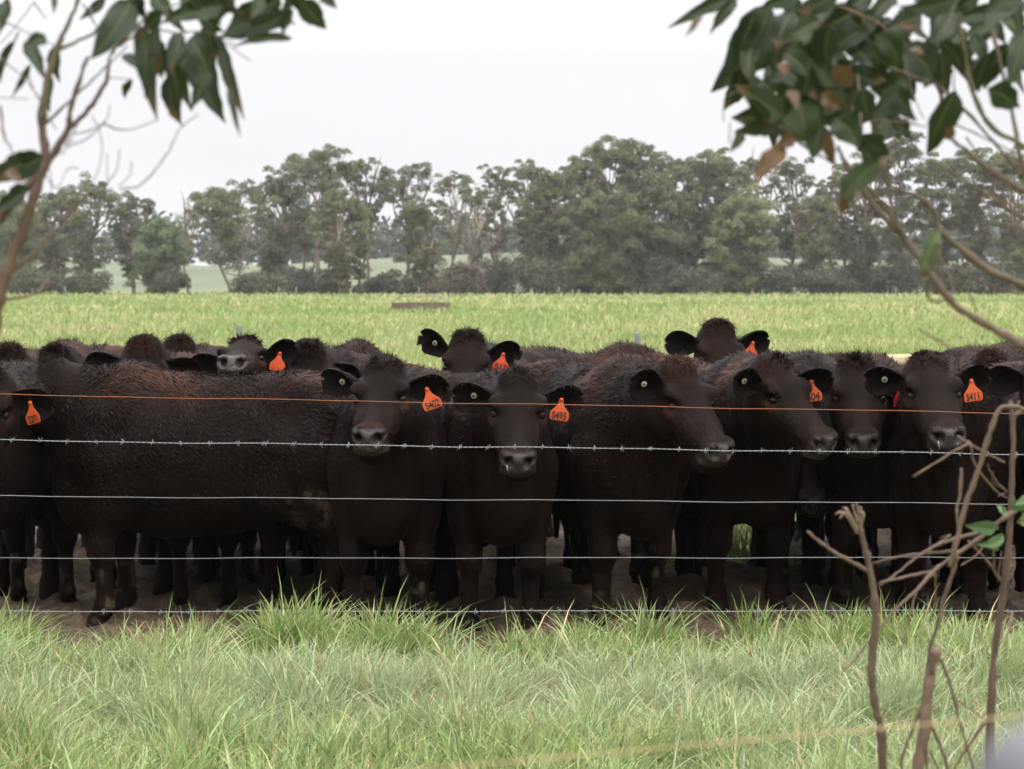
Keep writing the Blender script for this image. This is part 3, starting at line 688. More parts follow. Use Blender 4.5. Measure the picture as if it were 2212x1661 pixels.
def blades(n, px, py, h, wd, lean, r, cols, wind=(.25, -.1), zb=0.0, curl=.5):
    """n bent blades, 4 segments each -> V, F, C"""
    a = r.random(n) * 2 * np.pi; d = np.stack([np.cos(a), np.sin(a), 0 * a], 1) + np.array([*wind, 0]); d /= np.linalg.norm(d, axis=1, keepdims=True)
    fa = r.random(n) * 2 * np.pi; s = np.stack([np.cos(fa), np.sin(fa), 0 * fa], 1)
    s = s * .6 + np.array([.8, 0, 0]) * np.where(r.random(n) < .5, 1, -1)[:, None]; s /= np.linalg.norm(s, axis=1, keepdims=True)
    ts = np.array([0, .3, .58, .82, 1.0]); ws = np.array([.75, 1.0, .85, .5])
    b = np.stack([px, py, np.full(n, zb)], 1); V = []
    for t, w_ in zip(ts[:4], ws):
        up = h * (t - curl * lean * t ** 2.4 * .55); out = h * lean * t ** 1.7
        c = b + d * out[:, None] + np.array([0, 0, 1]) * up[:, None]; V += [c - s * (wd * w_)[:, None], c + s * (wd * w_)[:, None]]
    up = h * (1 - curl * lean * .62); V.append(b + d * (h * lean * 1.05)[:, None] + np.array([0, 0, 1]) * up[:, None])
    V = np.stack(V, 1); k = V.shape[1]; base = np.arange(n)[:, None] * k
    q = np.concatenate([base + np.array([[2 * i, 2 * i + 1, 2 * i + 3, 2 * i + 2]]) for i in range(3)]); t3 = base + np.array([[6, 7, 8]])
    C = np.repeat(cols[:, None], k, 1).copy()
    tip = np.array([0, 0, .0, 0, .05, .05, .2, .2, .6])[None, :, None] * (r.random(n) < .22)[:, None, None]
    C = C * (1 - tip) + np.array([.42, .27, .12]) * tip
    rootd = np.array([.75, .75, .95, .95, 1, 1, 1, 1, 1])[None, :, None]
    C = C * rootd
    return V.reshape(-1, 3), [q, t3], C.reshape(-1, 3)

r = np.random.default_rng(21)
# foreground strip of long grass, from near the camera to the fence
N = 175000
py = 4.6 + (9.12 - 4.6) * r.random(N) ** .8; px = (r.random(N) - .5) * (1.5 + py * .62)
e = np.stack([px, py, 0 * px], 1)
cl = vnoise(e * 2.2, 5); c2 = vnoise(e * 7, 6); c3 = vnoise(e * .8, 7)
keep = (r.random(N) < np.clip((np.interp(px, [-4, -2.2, -1.55, -.95, -.46, -.1, .18, .36, .8, 1.2, 2.0, 4], [9.06, 9.06, 8.80, 8.95, 8.60, 8.70, 8.92, 9.15, 9.0, 9.02, 9.16, 9.05]) + .22 * (c2 - .5) - py) / .14, 0, 1) ** .6)
px, py, cl, c2, c3 = px[keep], py[keep], cl[keep], c2[keep], c3[keep]; n = len(px)
hgt = (.15 + .10 * cl + .09 * r.random(n)) * np.where(r.random(n) < .05, 1.28, 1) * (1 - .28 * np.clip((py - 8.0) / .5, 0, 1) * (c2 < .66)) * (.9 + .3 * (c2 > .6))
pale = np.clip((c3 - .25) * 1.6, 0, 1) * np.clip((8.6 - py) / .7, .1, 1)
cols = np.array([.225, .305, .105])[None] * (.5 + .95 * r.random((n, 1)))
cols = cols * (1 - .55 * pale[:, None]) + np.array([.32, .365, .225]) * (.55 * pale[:, None])
br = np.clip((py - 8.2) / .8, 0, 1) * r.random(n); cols = cols * (1 - .6 * br[:, None]) + np.array([.19, .295, .04]) * (.6 * br[:, None])
dry = r.random(n) < .055; cols[dry] = np.array([.42, .33, .17]) * (.6 + .6 * r.random((dry.sum(), 1)))
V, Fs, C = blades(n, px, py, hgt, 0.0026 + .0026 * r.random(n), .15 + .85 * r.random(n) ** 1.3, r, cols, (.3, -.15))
tag(mk_obj('long_grass', mk_mesh('long_grass', V, Fs, True, C, [M_GRASS])), 'pale green long grass growing in front of the wire fence', 'grass', kind='stuff')
# grass strip behind the mud lane and the field beyond, thinning out with distance
def field(n, y0, y1, h0, h1, spread, seed, w0):
    r = np.random.default_rng(seed)
    iy = r.random(n); py = 1 / (1 / y0 + (1 / y1 - 1 / y0) * iy); px = (r.random(n) - .5) * (4 + py * spread)
    e = np.stack([px, py, 0 * px], 1); c1 = vnoise(e * np.array([.25, .12, 1]), 8); c2 = vnoise(e * .9, 9); c4 = vnoise(e * np.array([.05, .05, 1]), 19)
    keep = py > mud_end(px); px, py, c1, c2, c4 = px[keep], py[keep], c1[keep], c2[keep], c4[keep]; n = len(px)
    hgt = (h0 + (h1 - h0) * r.random(n)) * (.7 + .6 * c2)
    cols = np.array([.20, .272, .085])[None] * (.7 + .6 * r.random((n, 1)))
    yl = np.clip((c1 * .7 + c2 * .5 + c4 * .4 - .62) * 3.0, 0, 1) * (r.random(n) < .55)
    cols = cols * (1 - yl[:, None]) + np.array([.40, .37, .18]) * yl[:, None] * (.75 + .5 * r.random((n, 1)))
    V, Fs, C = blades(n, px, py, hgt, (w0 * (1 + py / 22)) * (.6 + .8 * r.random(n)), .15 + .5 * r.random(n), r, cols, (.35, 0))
    return V, Fs, C
V, Fs, C = field(36000, 12.0, 24, .08, .20, .62, 31, .0035)
V2, Fs2, C2 = field(120000, 24, 150, .16, .34, .60, 32, .0040)
V3, Fs3, C3 = field(26000, 100, 222, .20, .42, .60, 33, .0060)
F1 = [np.concatenate([Fs[k], Fs2[k] + len(V), Fs3[k] + len(V) + len(V2)]) for k in range(2)]
tag(mk_obj('field_grass', mk_mesh('field_grass', np.concatenate([V, V2, V3]), F1, True, np.concatenate([C, C2, C3]), [M_FIELD])), 'yellowish green pasture grass covering the field behind the cattle', 'grass', kind='stuff')

# ------------------------------------------------------------------ gum trees across the field
def leaf_material(name):
    k = NM(name); c = k.attr('col'); k.set(Base_Color=c, Roughness=.55); k.b.inputs['Specular IOR Level'].default_value = .3
    tr = k.n('ShaderNodeBsdfTranslucent'); k.l(c, tr.inputs[0]); ms = k.n('ShaderNodeMixShader'); ms.inputs[0].default_value = .25
    k.l(k.b.outputs[0], ms.inputs[1]); k.l(tr.outputs[0], ms.inputs[2]); k.l(ms.outputs[0], k.out.inputs[0]); return k.m
M_CROWN = leaf_material('gum_tree_foliage')
def bark(name, a, b, sc=6):
    k = NM(name); v = k.coord((1, 1, .25)); n = k.noise(v, sc, 6, .65)
    k.set(Base_Color=k.ramp(n, [(.3, a), (.7, b)]), Roughness=.85); k.bump(k.noise(v, sc * 4, 4), .4, .02); return k.m
M_BARK = bark('pale_gum_bark', (.10, .075, .058), (.26, .20, .155), 3)
M_DARKBARK = bark('dark_bark', (.05, .038, .03), (.12, .09, .07), 3)

def clump(r, c, rx, rz, n, sz, base_col):
    """leafy dome: leaf sprays over an uneven upper shell"""
    d = r.standard_normal((n, 3)); d /= np.linalg.norm(d, axis=1, keepdims=True); d[:, 2] = np.abs(d[:, 2]) * 1.25 - .5
    rad = (.35 + .75 * r.random(n) ** .7)[:, None]
    p = c + d * rad * np.array([rx, rx, rz])
    s = sz * (.6 + .8 * r.random(n)); a = r.standard_normal((n, 3)); a[:, 2] *= .8; a /= np.linalg.norm(a, axis=1, keepdims=True)
    b = np.cross(a, d + .6 * r.standard_normal((n, 3))); b /= np.linalg.norm(b, axis=1, keepdims=True) + 1e-9
    a = a * s[:, None]; b = b * (s * .45)[:, None]
    V = np.stack([p - a, p + b, p + a, p - b], 1)
    col = np.array(base_col) * (.65 + .7 * r.random((n, 1))) * (1 + .15 * r.standard_normal())
    return V, np.repeat(col[:, None], 4, 1)

def gum_tree(U, topV, half_px, Y, label, group, dens=1.0, lean=0.0, crown_from=.35, seed=0, col=(.072, .092, .044), name='gum_tree', domes=None, bushy=0.0, trunkr=.22, barkm=None, bare=0.0):
    r = np.random.default_rng(seed + 1000); px = F_PX / Y
    x0 = (U - W_PX / 2) / px; topz = CAM_H + (600 - topV) / px; hw = half_px / px; Ht = topz
    root = empty(name, (x0, Y, -.1)); tag(root, label, 'tree', group)
    tb = MB(); LV, LC = [], []; tips = []
    def limb(p, d, L, rad, depth):
        n = 6; pts = [p]; dd = np.array(d, float)
        for i in range(n):
            dd = nrm(dd + r.standard_normal(3) * .09 + np.array([0, 0, .10 if depth else .02])); pts.append(pts[-1] + dd * L / n)
        pts = np.array(pts); tb.tube(pts, np.linspace(rad, rad * .55, n + 1), 6 if depth < 2 else 4)
        return pts, dd
    nst = 1 if r.random() < .6 else 2
    aims = []
    K = int((20 + 12 * r.random()) * (.22 + .88 * dens))
    # crown pads at chosen places inside the outline
    for k in range(K):
        t = crown_from + (1 - crown_from) * (k + .5) / K
        wv = max(.02, math.sin(math.pi * min(.985, max(.04, (t - crown_from) / (1.10 - crown_from)) ** (1.55 - .75 * bushy)))) ** .5
        a = r.random() * 2 * np.pi; q = r.random() ** .45 * wv * hw * .86
        aims.append(np.array([math.cos(a) * q + lean * t * Ht * .3, math.sin(a) * q * .8, Ht * (t - .035)]))
    for q in np.linspace(-.62, .62, 5):                                   # the rounded top of the crown
        q = q + r.normal() * .08; aims.append(np.array([lean * Ht * .3 + q * hw, r.normal() * hw * .25, Ht * (.965 - .20 * q * q - .03 * r.random())]))
    stems = []
    for s in range(nst):
        d0 = np.array([lean * .35 + r.normal() * .08 + (s - .5) * .22 * (nst > 1), r.normal() * .06, 1.0])
        pts, dd = limb(np.array([.25 * s, 0, -.1]), d0, Ht * (.46 + .2 * r.random()), trunkr * (1 - .25 * s), 0); stems.append(pts)
    for A in aims:
        sp = stems[r.integers(len(stems))]; i = int(np.clip(np.searchsorted(sp[:, 2], A[2] * (.45 + .25 * r.random())), 2, len(sp) - 1)); b0 = sp[i]
        m = b0 * .45 + A * .55 + np.array([0, 0, -.02 * Ht]) + r.standard_normal(3) * .35
        c = catmull([b0, m, A], 4); tb.tube(c, np.linspace(trunkr * .42, .035, len(c)), 5)
        if r.random() < bare: 
            for q in range(3):
                e = A + r.standard_normal(3) * np.array([.8, .8, .5]) + np.array([0, 0, .7]); tb.tube(catmull([m, A * .6 + e * .4, e], 3), np.linspace(.05, .015, 7), 4)
            continue
        rx = hw * (.22 + .20 * r.random()) * (1 + .4 * bushy); rx = max(.55, min(rx, 1.9))
        sub = 4 + int(4 * r.random())
        for q in range(sub):
            off = r.standard_normal(3) * np.array([rx * .62, rx * .62, rx * .45]); B = A + off
            if q: tb.tube(np.array([c[-3], (c[-3] + B) / 2 + r.standard_normal(3) * .1, B]), [.05, .035, .02], 4)
            nn = int(250 * (.45 + .55 * dens) * (rx / 1.3) ** 1.6 * (.6 + .8 * r.random())) + 30
            v, cc = clump(r, B, rx * .56, rx * .46 * (1 + .5 * bushy), nn, .098, np.array(col) * (1 + .25 * (A[2] / Ht - .6)) * np.array([1 + .05 * r.standard_normal(), 1, 1]))
            LV.append(v); LC.append(cc)
    tb.build('trunk', barkm or M_BARK, root)
    if LV:
        LVc = np.concatenate(LV).reshape(-1, 3); n = len(LVc) // 4
        mk_obj('crown', mk_mesh('crown', LVc, [np.arange(4 * n).reshape(-1, 4)], False, np.concatenate(LC).reshape(-1, 3), [M_CROWN]), root)
    return root
def shrub(U, topV, half_px, Y, label, group, seed, col=(.05, .065, .034), dens=1.0, name='shrub'):
    r = np.random.default_rng(seed + 5000); px = F_PX / Y; x0 = (U - W_PX / 2) / px; H = CAM_H + (600 - topV) / px; hw = half_px / px
    root = empty(name, (x0, Y, -.1)); tag(root, label, 'shrub', group); tb = MB(); LV, LC = [], []
    for k in range(int(10 + 6 * hw)):
        a = r.random() * 2 * np.pi; q = r.random() ** .5; z = H * (.2 + .62 * r.random()) * (1 - .35 * q * q)
        c = np.array([math.cos(a) * q * hw * .85, math.sin(a) * q * min(hw, 3) * .8, z]); tb.tube(catmull([[c[0] * .3, c[1] * .3, -.1], c * np.array([.7, .7, .5]), c], 3), np.linspace(.06, .02, 7), 4)
        v, cc = clump(r, c, max(.5, hw * .38), max(.45, H * .24), int(220 * dens), .115, np.array(col) * (.8 + .4 * r.random())); LV.append(v); LC.append(cc)
    tb.build('stems', M_DARKBARK, root); LVc = np.concatenate(LV).reshape(-1, 3); n = len(LVc) // 4
    mk_obj('foliage', mk_mesh('foliage', LVc, [np.arange(4 * n).reshape(-1, 4)], False, np.concatenate(LC).reshape(-1, 3), [M_CROWN]), root)

GT = 'gum trees across the field'
TREES = [  # U, top V, half width px, depth, density, crown from, lean, bare, wording
 (25, 440, 70, 214, 1.1, .15, 0, 0, 'dark gum tree at the field edge behind the left branch fork'),
 (115, 418, 62, 222, 1.0, .2, 0, 0, 'bushy gum tree behind the pale twigs at the far left'),
 (190, 392, 66, 212, .7, .25, .1, 0, 'rounded gum tree with feathery top left of the bare grey tree'),
 (290, 430, 52, 216, .7, .25, -.1, 0, 'slim gum tree with a small raised tuft above its crown'),
 (348, 480, 58, 210, 1.1, .12, 0, 0, 'low dark bushy gum tree just left of the bare grey tree'),
 (408, 430, 40, 218, .35, .45, .1, .75, 'bare grey tree with thin upright twigs in the gap of the tree line'),
 (505, 408, 92, 205, .62, .38, 0, .1, 'spreading gum tree with a clear pale trunk at the left of the big group'),
 (590, 385, 70, 214, .9, .22, .1, 0, 'dense dark gum tree filled with leaves to the ground in the left group'),
 (655, 340, 80, 216, .6, .38, .1, 0, 'tall gum tree with domed crown, highest of the left group'),
 (700, 322, 62, 208, .55, .50, .15, 0, 'umbrella topped gum tree at the peak of the left group'),
 (735, 420, 62, 202, .95, .18, 0, 0, 'ivy dark gum tree with full crown under the umbrella topped one'),
 (795, 338, 62, 212, .42, .55, 0, .15, 'airy gum tree with flat parasol crown and visible limbs'),
 (772, 450, 44, 204, .7, .25, 0, 0, 'narrow leafy gum tree between the ivy dark tree and the parasol tree'),
 (885, 352, 62, 210, .42, .40, .1, .1, 'open crowned gum tree with see through branches above the trough'),
 (905, 440, 46, 206, .8, .15, .1, 0, 'leaf clad leaning trunk gum tree directly above the trough'),
 (965, 372, 48, 216, .28, .45, .2, .3, 'sparse wispy gum tree with mostly bare twigs right of the trough'),
 (1012, 400, 36, 208, .4, .2, .35, .2, 'thin ivy clad gum tree leaning over the bright sky gap'),
 (1078, 356, 44, 210, .5, .40, 0, .2, 'slender gum tree with feathery top at the right of the sky gap'),
 (1140, 348, 50, 214, .75, .25, 0, .1, 'tall ragged gum tree beside the slender feathery one'),
 (1195, 372, 56, 206, 1.2, .12, 0, 0, 'full dark gum tree at the left end of the dense wood'),
 (1262, 335, 50, 212, 1.2, .2, 0, 0, 'gum tree shoulder left of the tallest dome'),
 (1325, 308, 84, 208, 1.2, .30, 0, 0, 'tallest gum tree with a broad domed crown in the tree line'),
 (1310, 430, 86, 203, 1.3, .08, 0, 0, 'dark leafy gum tree standing under the tallest dome'),
 (1392, 320, 60, 215, .9, .35, .1, 0, 'gum tree with sky holes right of the tallest dome'),
 (1430, 400, 66, 204, 1.3, .08, 0, 0, 'dense green gum tree in front of the wood above the second steel post'),
 (1478, 345, 64, 210, 1.2, .2, 0, 0, 'round topped gum tree right of the sky holes'),
 (1548, 326, 66, 207, 1.25, .22, 0, 0, 'broad gum tree above the back cow with tag S450'),
 (1600, 430, 70, 203, 1.3, .08, 0, 0, 'dark low crowned gum tree above the back cow'),
 (1630, 335, 46, 213, .8, .35, 0, .1, 'pointed gum tree with ragged top beside the hanging brown leaf'),
 (1700, 352, 56, 209, .6, .35, 0, .15, 'thin crowned gum tree behind the hanging brown leaf'),
 (1762, 430, 54, 204, 1.0, .12, 0, 0, 'dark gum tree left of the bright hole in the wood'),
 (1805, 372, 52, 212, .75, .40, 0, .1, 'gum tree arching over the bright hole in the wood'),
 (1862, 345, 62, 208, 1.1, .2, 0, 0, 'gum tree behind the lowest dark hanging leaf'),
 (1945, 300, 80, 206, 1.0, .25, 0, 0, 'high broad gum tree behind the right branches'),
 (2025, 345, 62, 210, .9, .25, 0, .1, 'gum tree with pale gaps behind the right branches'),
 (2105, 325, 70, 207, 1.0, .22, 0, 0, 'gum tree second from the right edge of the wood'),
 (2185, 335, 66, 204, 1.1, .18, 0, 0, 'gum tree at the right edge of the photo'),
 (2290, 330, 80, 210, 1.0, .2, 0, 0, 'gum tree partly beyond the right edge of the photo'),
 (-70, 420, 80, 208, 1.1, .15, 0, 0, 'gum tree partly beyond the left edge of the photo'),
]
for i, (U, tv, hp, Y, dn, cf, ln, br_, lab) in enumerate(TREES):
    rr = np.random.default_rng(i * 3 + 1)
    c = np.array([.118, .132, .064]) * (1 + .22 * rr.standard_normal() * .6) * np.array([1 + .05 * rr.standard_normal(), 1, 1])
    gum_tree(U, tv, hp, Y, lab, GT, dn, ln, cf, i * 17 + 3, c, bare=br_, bushy=.5 if cf < .16 else 0, trunkr=.16 + .08 * rr.random())
SH = 'dark shrubs under the gum trees'
SHR = [(60, 560, 70), (200, 566, 52), (365, 572, 44), (150, 590, 40), (560, 575, 60), (640, 560, 70), (720, 582, 44), (800, 588, 40), (850, 575, 46), (985, 550, 60), (930, 585, 50), (1050, 545, 60),
       (1110, 530, 60), (1175, 545, 66), (1240, 540, 60), (1300, 560, 66), (1365, 550, 60), (1430, 545, 66), (1500, 560, 60), (1570, 548, 66), (1640, 556, 60), (1710, 562, 60), (1780, 555, 60), (1850, 550, 66), (1920, 560, 60), (1995, 548, 66), (2070, 560, 60), (2140, 552, 60), (2215, 556, 70)]
PLACE = ['at the far left foot of the tree line', 'under the rounded feathery gum tree', 'beside the bare grey tree', 'small and low, under the rounded gum tree', 'left of the dense dark gum tree', 'filling the foot of the left group',
         'low beneath the ivy dark gum tree', 'low beneath the parasol tree', 'above the left end of the trough', 'brown and rounded under the sky gap', 'above the right end of the trough', 'at the left start of the dense wood',
         'below the ragged gum tree', 'under the full dark gum tree', 'below the shoulder of the tallest dome', 'under the tallest dome', 'right of the tallest dome', 'above the second steel post', 'under the round topped gum tree',
         'above the back cow tagged S450', 'right of the back cow tagged S450', 'under the hanging brown leaf', 'under the bright hole in the wood', 'below the lowest dark hanging leaf', 'under the high broad gum tree', 'behind the forked right branch',
         'behind the thin right twigs', 'second from the right edge', 'at the right edge of the wood']
for i, ((U, tv, hp), pl) in enumerate(zip(SHR, PLACE)):
    brown = U in (985, 930, 1050)
    shrub(U, tv, hp, 200 + (i * 7) % 9, 'dark shrub ' + pl, SH, i, (.085, .068, .05) if brown else (.072, .080, .048), 1.1)

# far wood on the rise behind: one hazy mass
r = np.random.default_rng(5); LV, LC = [], []
for k in range(430):
    x = r.uniform(-190, 190); y = r.uniform(430, 480); h = 5.2 + 5.5 * r.random() + 2.5 * vnoise(np.array([[x / 22, 0, 0]]), 4)[0]
    v, c = clump(r, np.array([x, y, 4 + h * .45]), 4 + 2 * r.random(), h * .75, 90, .9, (.05, .06, .04)); LV.append(v); LC.append(c)
LVc = np.concatenate(LV).reshape(-1, 3); n = len(LVc) // 4
tag(mk_obj('far_wood', mk_mesh('far_wood', LVc, [np.arange(4 * n).reshape(-1, 4)], False, np.concatenate(LC).reshape(-1, 3), [M_CROWN])), 'grey green far wood on the rise behind the gum trees', 'wood', kind='stuff')

# ------------------------------------------------------------------ round trough in the field
M_CONC = simple('weathered_trough_side', (.105, .07, .05), .85, 0, 3, .35); M_PIPE = simple('galvanised_steel', (.17, .175, .18), .6, .4, 20, .15)
Yt = 104.0; ct = P(909, 662, Yt); rt = 64.0 / F_PX * Yt
troot = empty('feed_trough', (ct[0], Yt, 0)); tag(troot, 'round brown trough under a grey pipe hoop out in the field', 'trough')
mb = MB(); a = np.linspace(0, 2 * np.pi, 49)
prof = [(rt, .02), (rt, .46), (rt - .10, .46), (rt - .10, .28), (0.02, .28)]
for (r0, z0), (r1, z1) in zip(prof[:-1], prof[1:]):
    A0 = np.stack([r0 * np.cos(a), r0 * np.sin(a), 0 * a + z0], 1); A1 = np.stack([r1 * np.cos(a), r1 * np.sin(a), 0 * a + z1], 1); i = np.arange(48)
    mb.add(np.concatenate([A0, A1]), np.stack([i, i + 1, i + 50, i + 49], 1))
mb.build('basin', M_CONC, troot)
mb = MB()
for s in (-1, 1):
    mb.tube(catmull([[-rt, s * .3, .46], [-rt * .82, s * .3, .62], [-rt * .6, s * .3, .77], [0, s * .3, .79], [rt * .55, s * .3, .77], [rt * .80, s * .3, .64], [rt, s * .3, .46]], 5), 0.02, 6)
    for t in (-.55, .5): mb.tube(np.array([[rt * t, s * .3, .77], [rt * (t - .2 * np.sign(-t) * -1), s * .3, .46]]), .018, 6)
mb.build('hoop', M_PIPE, troot)

# ------------------------------------------------------------------ fences
M_WIRE = simple('galvanised_wire', (.24, .25, .25), .5, .4, 90, .15, .1, .001); M_RUST = NM('rusty_wire')
v = M_RUST.coord(); M_RUST.set(Base_Color=M_RUST.ramp(M_RUST.noise(v, 3.5, 5, .7), [(.35, (.33, .085, .022)), (.6, (.28, .10, .03)), (.72, (.45, .34, .19))]), Roughness=.5, Metallic=.25); M_RUST = M_RUST.m
FY = 8.9
fence = empty('wire_fence', (0, FY, 0)); tag(fence, 'front fence of plain, barbed and rusty wires crossing before the cattle', 'fence')
def wire_pts(v0, v1, sag=0, x=1.1, n=60):
    a, b = P(-60, v0, FY), P(2272, v1, FY); d = (b - a); a = a - d * .6; b = b + d * .6
    t = np.linspace(0, 1, n)[:, None]; p = a + (b - a) * t; p[:, 2] -= (sag * 4 * t * (1 - t))[:, 0]
    p[:, 2] += .0018 * np.sin(p[:, 0] * 5.1) + .0012 * np.sin(p[:, 0] * 11.3 + 1); p[:, 1] -= FY; return p
for nm, v0, v1, rad, mat in (('rusty_wire', 851, 894, .0012, M_RUST), ('plain_wire', 1071, 1089, .00120, M_WIRE), ('plain_wire', 1206, 1204, .0011, M_WIRE)):
    mb = MB(); mb.tube(wire_pts(v0, v1, .0), rad, 6); mb.build(nm, mat, fence)
def barbed(v0, v1, seed):
    r = np.random.default_rng(seed); p = wire_pts(v0, v1, n=900); ph = p[:, 0] * 2 * np.pi / .045; mb = MB()
    for s in (0, np.pi):
        q = p.copy(); q[:, 1] += 0.0013 * np.cos(ph + s); q[:, 2] += .0013 * np.sin(ph + s); mb.tube(q, .00105, 4)
    x = p[0, 0] + .05
    while x < p[-1, 0]:
        z = np.interp(x, p[:, 0], p[:, 2]); c = np.array([x, 0, z]); t = r.random() * 6.28
        cyl = np.array([c + np.array([k * .0035 - .007, .0042 * np.cos(k * 1.6 + t), .0042 * np.sin(k * 1.6 + t)]) for k in range(5)]); mb.tube(cyl, .0014, 4)
        for k in range(4):
            d = np.array([r.normal() * .35, r.normal() * .5, (1 if k % 2 else -1) * (.6 + .5 * r.random())]); d = nrm(d) * (.011 + .006 * r.random()); b = c + np.array([(k - 1.5) * .003, 0, 0]); mb.tube(np.array([b, b + d * .6, b + d]), [.0013, .0012, .0005], 4)
        x += .118 + r.normal() * .004
    mb.build('barbed_wire', M_WIRE, fence)
barbed(950, 982, 1); barbed(1321, 1319, 2)

M_TIMBER = NM('weathered_pine_rail'); v = M_TIMBER.coord((1, 1, 1)); vs = M_TIMBER.coord((.8, 8, 8))
nz = M_TIMBER.noise(vs, 3, 6, .65); M_TIMBER.set(Base_Color=M_TIMBER.ramp(nz, [(.3, (.22, .165, .09)), (.6, (.42, .34, .21)), (.8, (.52, .45, .31))]), Roughness=.8); M_TIMBER.bump(nz, .4, .01); M_TIMBER = M_TIMBER.m
RY = 23.0; M_OLDWIRE = simple('dull_old_wire', (.22, .23, .22), .6, .3, 30)
rf = empty('field_fence', (0, RY, 0)); tag(rf, 'back fence with grey steel posts, thin wires and a pale timber end rail', 'fence')
def rear(U, V): p = P(U, V, RY); p[1] -= RY; return p
for U, tv, lean in ((517, 701, .02), (1376, 717, .03), (-340, 700, 0.0)):
    t = rear(U, tv); mb = MB(); b = t.copy(); b[2] = -.1; b[0] += lean * 3
    mb.tube(np.array([b, t - [0, 0, .02], t]), [.027, .027, .024], 14); mb.build('steel_post', M_PIPE, rf)
for v0, v1 in ((697, 727), (722, 742), (745, 757), (769, 783)):
    a, b = rear(-200, v0), rear(1750, v1); t = np.linspace(0, 1, 30)[:, None]; mb = MB(); mb.tube(a + (b - a) * t, .0016, 5); mb.build('wire', M_OLDWIRE, rf)
tp = rear(1722, 764); mb = MB(); w_ = .17
mb.tube(np.array([[tp[0], 0, -.1], [tp[0], 0, tp[2] - .01], [tp[0], 0, tp[2]]]), [w_, w_, w_ - .012], 20); mb.build('timber_post', M_TIMBER, rf)
a, b = rear(1755, 783), rear(2420, 768); mb = MB(); a[1] = -.1; b[1] = -.4
mb.tube(np.array([a, (a + b) / 2, b]), .075, 14); mb.build('timber_rail', M_TIMBER, rf)
b2 = rear(2480, 762); mb = MB(); mb.tube(np.array([[b2[0], -.3, -.1], [b2[0], -.3, b2[2]]]), .13, 16); mb.build('timber_post', M_TIMBER, rf)

for i, U in enumerate((137 * 1 + 3, 602, 640, 905, 1207, 1716, 1935)):
    p = P(U, 622, 196); mb = MB(); mb.tube(np.array([[0, 0, -.1], [0, 0, p[2] + .1]]), .055, 6)
    o = mb.build('fence_post', M_PIPE); o.location = (p[0], 196, 0)
    tag(o, 'tiny pale post at the far field edge, ' + ['at the far left', 'left of the dense dark tree foot', 'right of the dense dark tree foot', 'above the trough', 'at the left end of the dense wood', 'under the hanging brown leaf', 'below the high broad gum tree'][i], 'post', 'posts along the far field edge')

# ------------------------------------------------------------------ thin haze over the paddock
hm = bpy.data.materials.new('haze'); hm.use_nodes = True; hm.node_tree.nodes.clear()
ho = hm.node_tree.nodes.new('ShaderNodeOutputMaterial'); pv = hm.node_tree.nodes.new('ShaderNodeVolumePrincipled')
pv.inputs['Color'].default_value = (.97, .96, .95, 1); pv.inputs['Density'].default_value = .00023; pv.inputs['Anisotropy'].default_value = .2
hm.node_tree.links.new(pv.outputs[0], ho.inputs['Volume'])
mb = MB(); mb.box((0, 420, 9), (1900, 1000, 26)); ho_ = mb.build('haze', hm); tag(ho_, kind='stuff'); ho_['label'] = 'thin pale haze over the field and far trees'; ho_.display_type = 'WIRE'
# ------------------------------------------------------------------ the herd
make_cow('dark cow at the left edge, half cut off, with orange tag S281 in its ear', (-45, 10.15), -96, (-36, 806, 9.32), -4, 54, tagtext='S281', ears=(-2, -12), seed=11, hair=16000, tagroll=-14, tagyaw=-35, tint=-.05, tuft=.95, hs=1.05)
make_cow('big dark cow standing side on with its long flank across the left of the herd', (425, 10.1), 180, (112, 792, 10.15), -98, 40, ears=(0, -8), seed=12, hair=46000, scale=.985, stain=(-.56, .60, .10), tint=.10, tuft=1.0, step=(-.02, .03, .02, -.04))
make_cow('cow facing the fence with a cream ear button and orange tag S402', (862, 10.15), -95.5, (828, 788, 9.42), -8, 34, 2, tagtext='S402', button=True, ears=(16, 2), seed=13, hair=26000, scale=.975, tint=.08, notch=(0, 1), tagroll=-20, tuft=1.0)
make_cow('cow with lowered wet nose, a cream ear button and orange tag S495', (1058, 10.2), -83, (1120, 814, 9.42), 0, 43, -2, tagtext='S495', button=True, ears=(8, 6), seed=14, hair=26000, scale=.95, drool=1, tint=.16, notch=(0, 1), tagroll=8, tuft=.7, hs=1.0)
make_cow('stocky cow with curly brown poll, head turned right over the barbed wire', (1300, 10.35), -72, (1470, 792, 9.5), 34, 44, 2, ears=(18, 10), earsweep=(0, 55), seed=15, hair=34000, tint=.22, curly=1.0, tuft=1.0, button=True, hs=1.02)
make_cow('cow looking right with orange tag ending in 04', (1545, 10.7), -70, (1676, 781, 9.75), 41, 42, 3, tagtext='S04', button=True, ears=(14, 14), earsweep=(0, -38), seed=16, hair=26000, tint=.20, tagyaw=12, hs=1.04, tuft=.7, tagroll=-8)
make_cow('cow peering low between others with only its dark muzzle in view', (1735, 11.3), -92, (1744, 922, 10.8), 0, 46, ears=(-8, -8), seed=17, hair=9000, tint=0, tuft=.6)
make_cow('cow facing forward with a dark red tag, left of cow S411', (1862, 10.75), -88, (1852, 784, 9.95), -3, 42, 0, tagred=True, tagtext=None, ears=(4, 0), seed=18, hair=16000, tint=.08, hs=1.02, tagyaw=40, notch=(0, 0))
make_cow('cow facing the fence with large ears and orange tag S411', (2035, 10.3), -97, (2006, 778, 9.5), 5, 37, 1, tagtext='S411', button=True, ears=(10, 10), seed=19, hair=26000, drool=2, tint=.06, tagroll=-8, tuft=.9)
make_cow('cow at the right edge with only one ear and cheek in view', (2290, 10.4), -90, (2268, 778, 9.75), 0, 48, ears=(6, 5), seed=20, hair=12000, tint=.05)
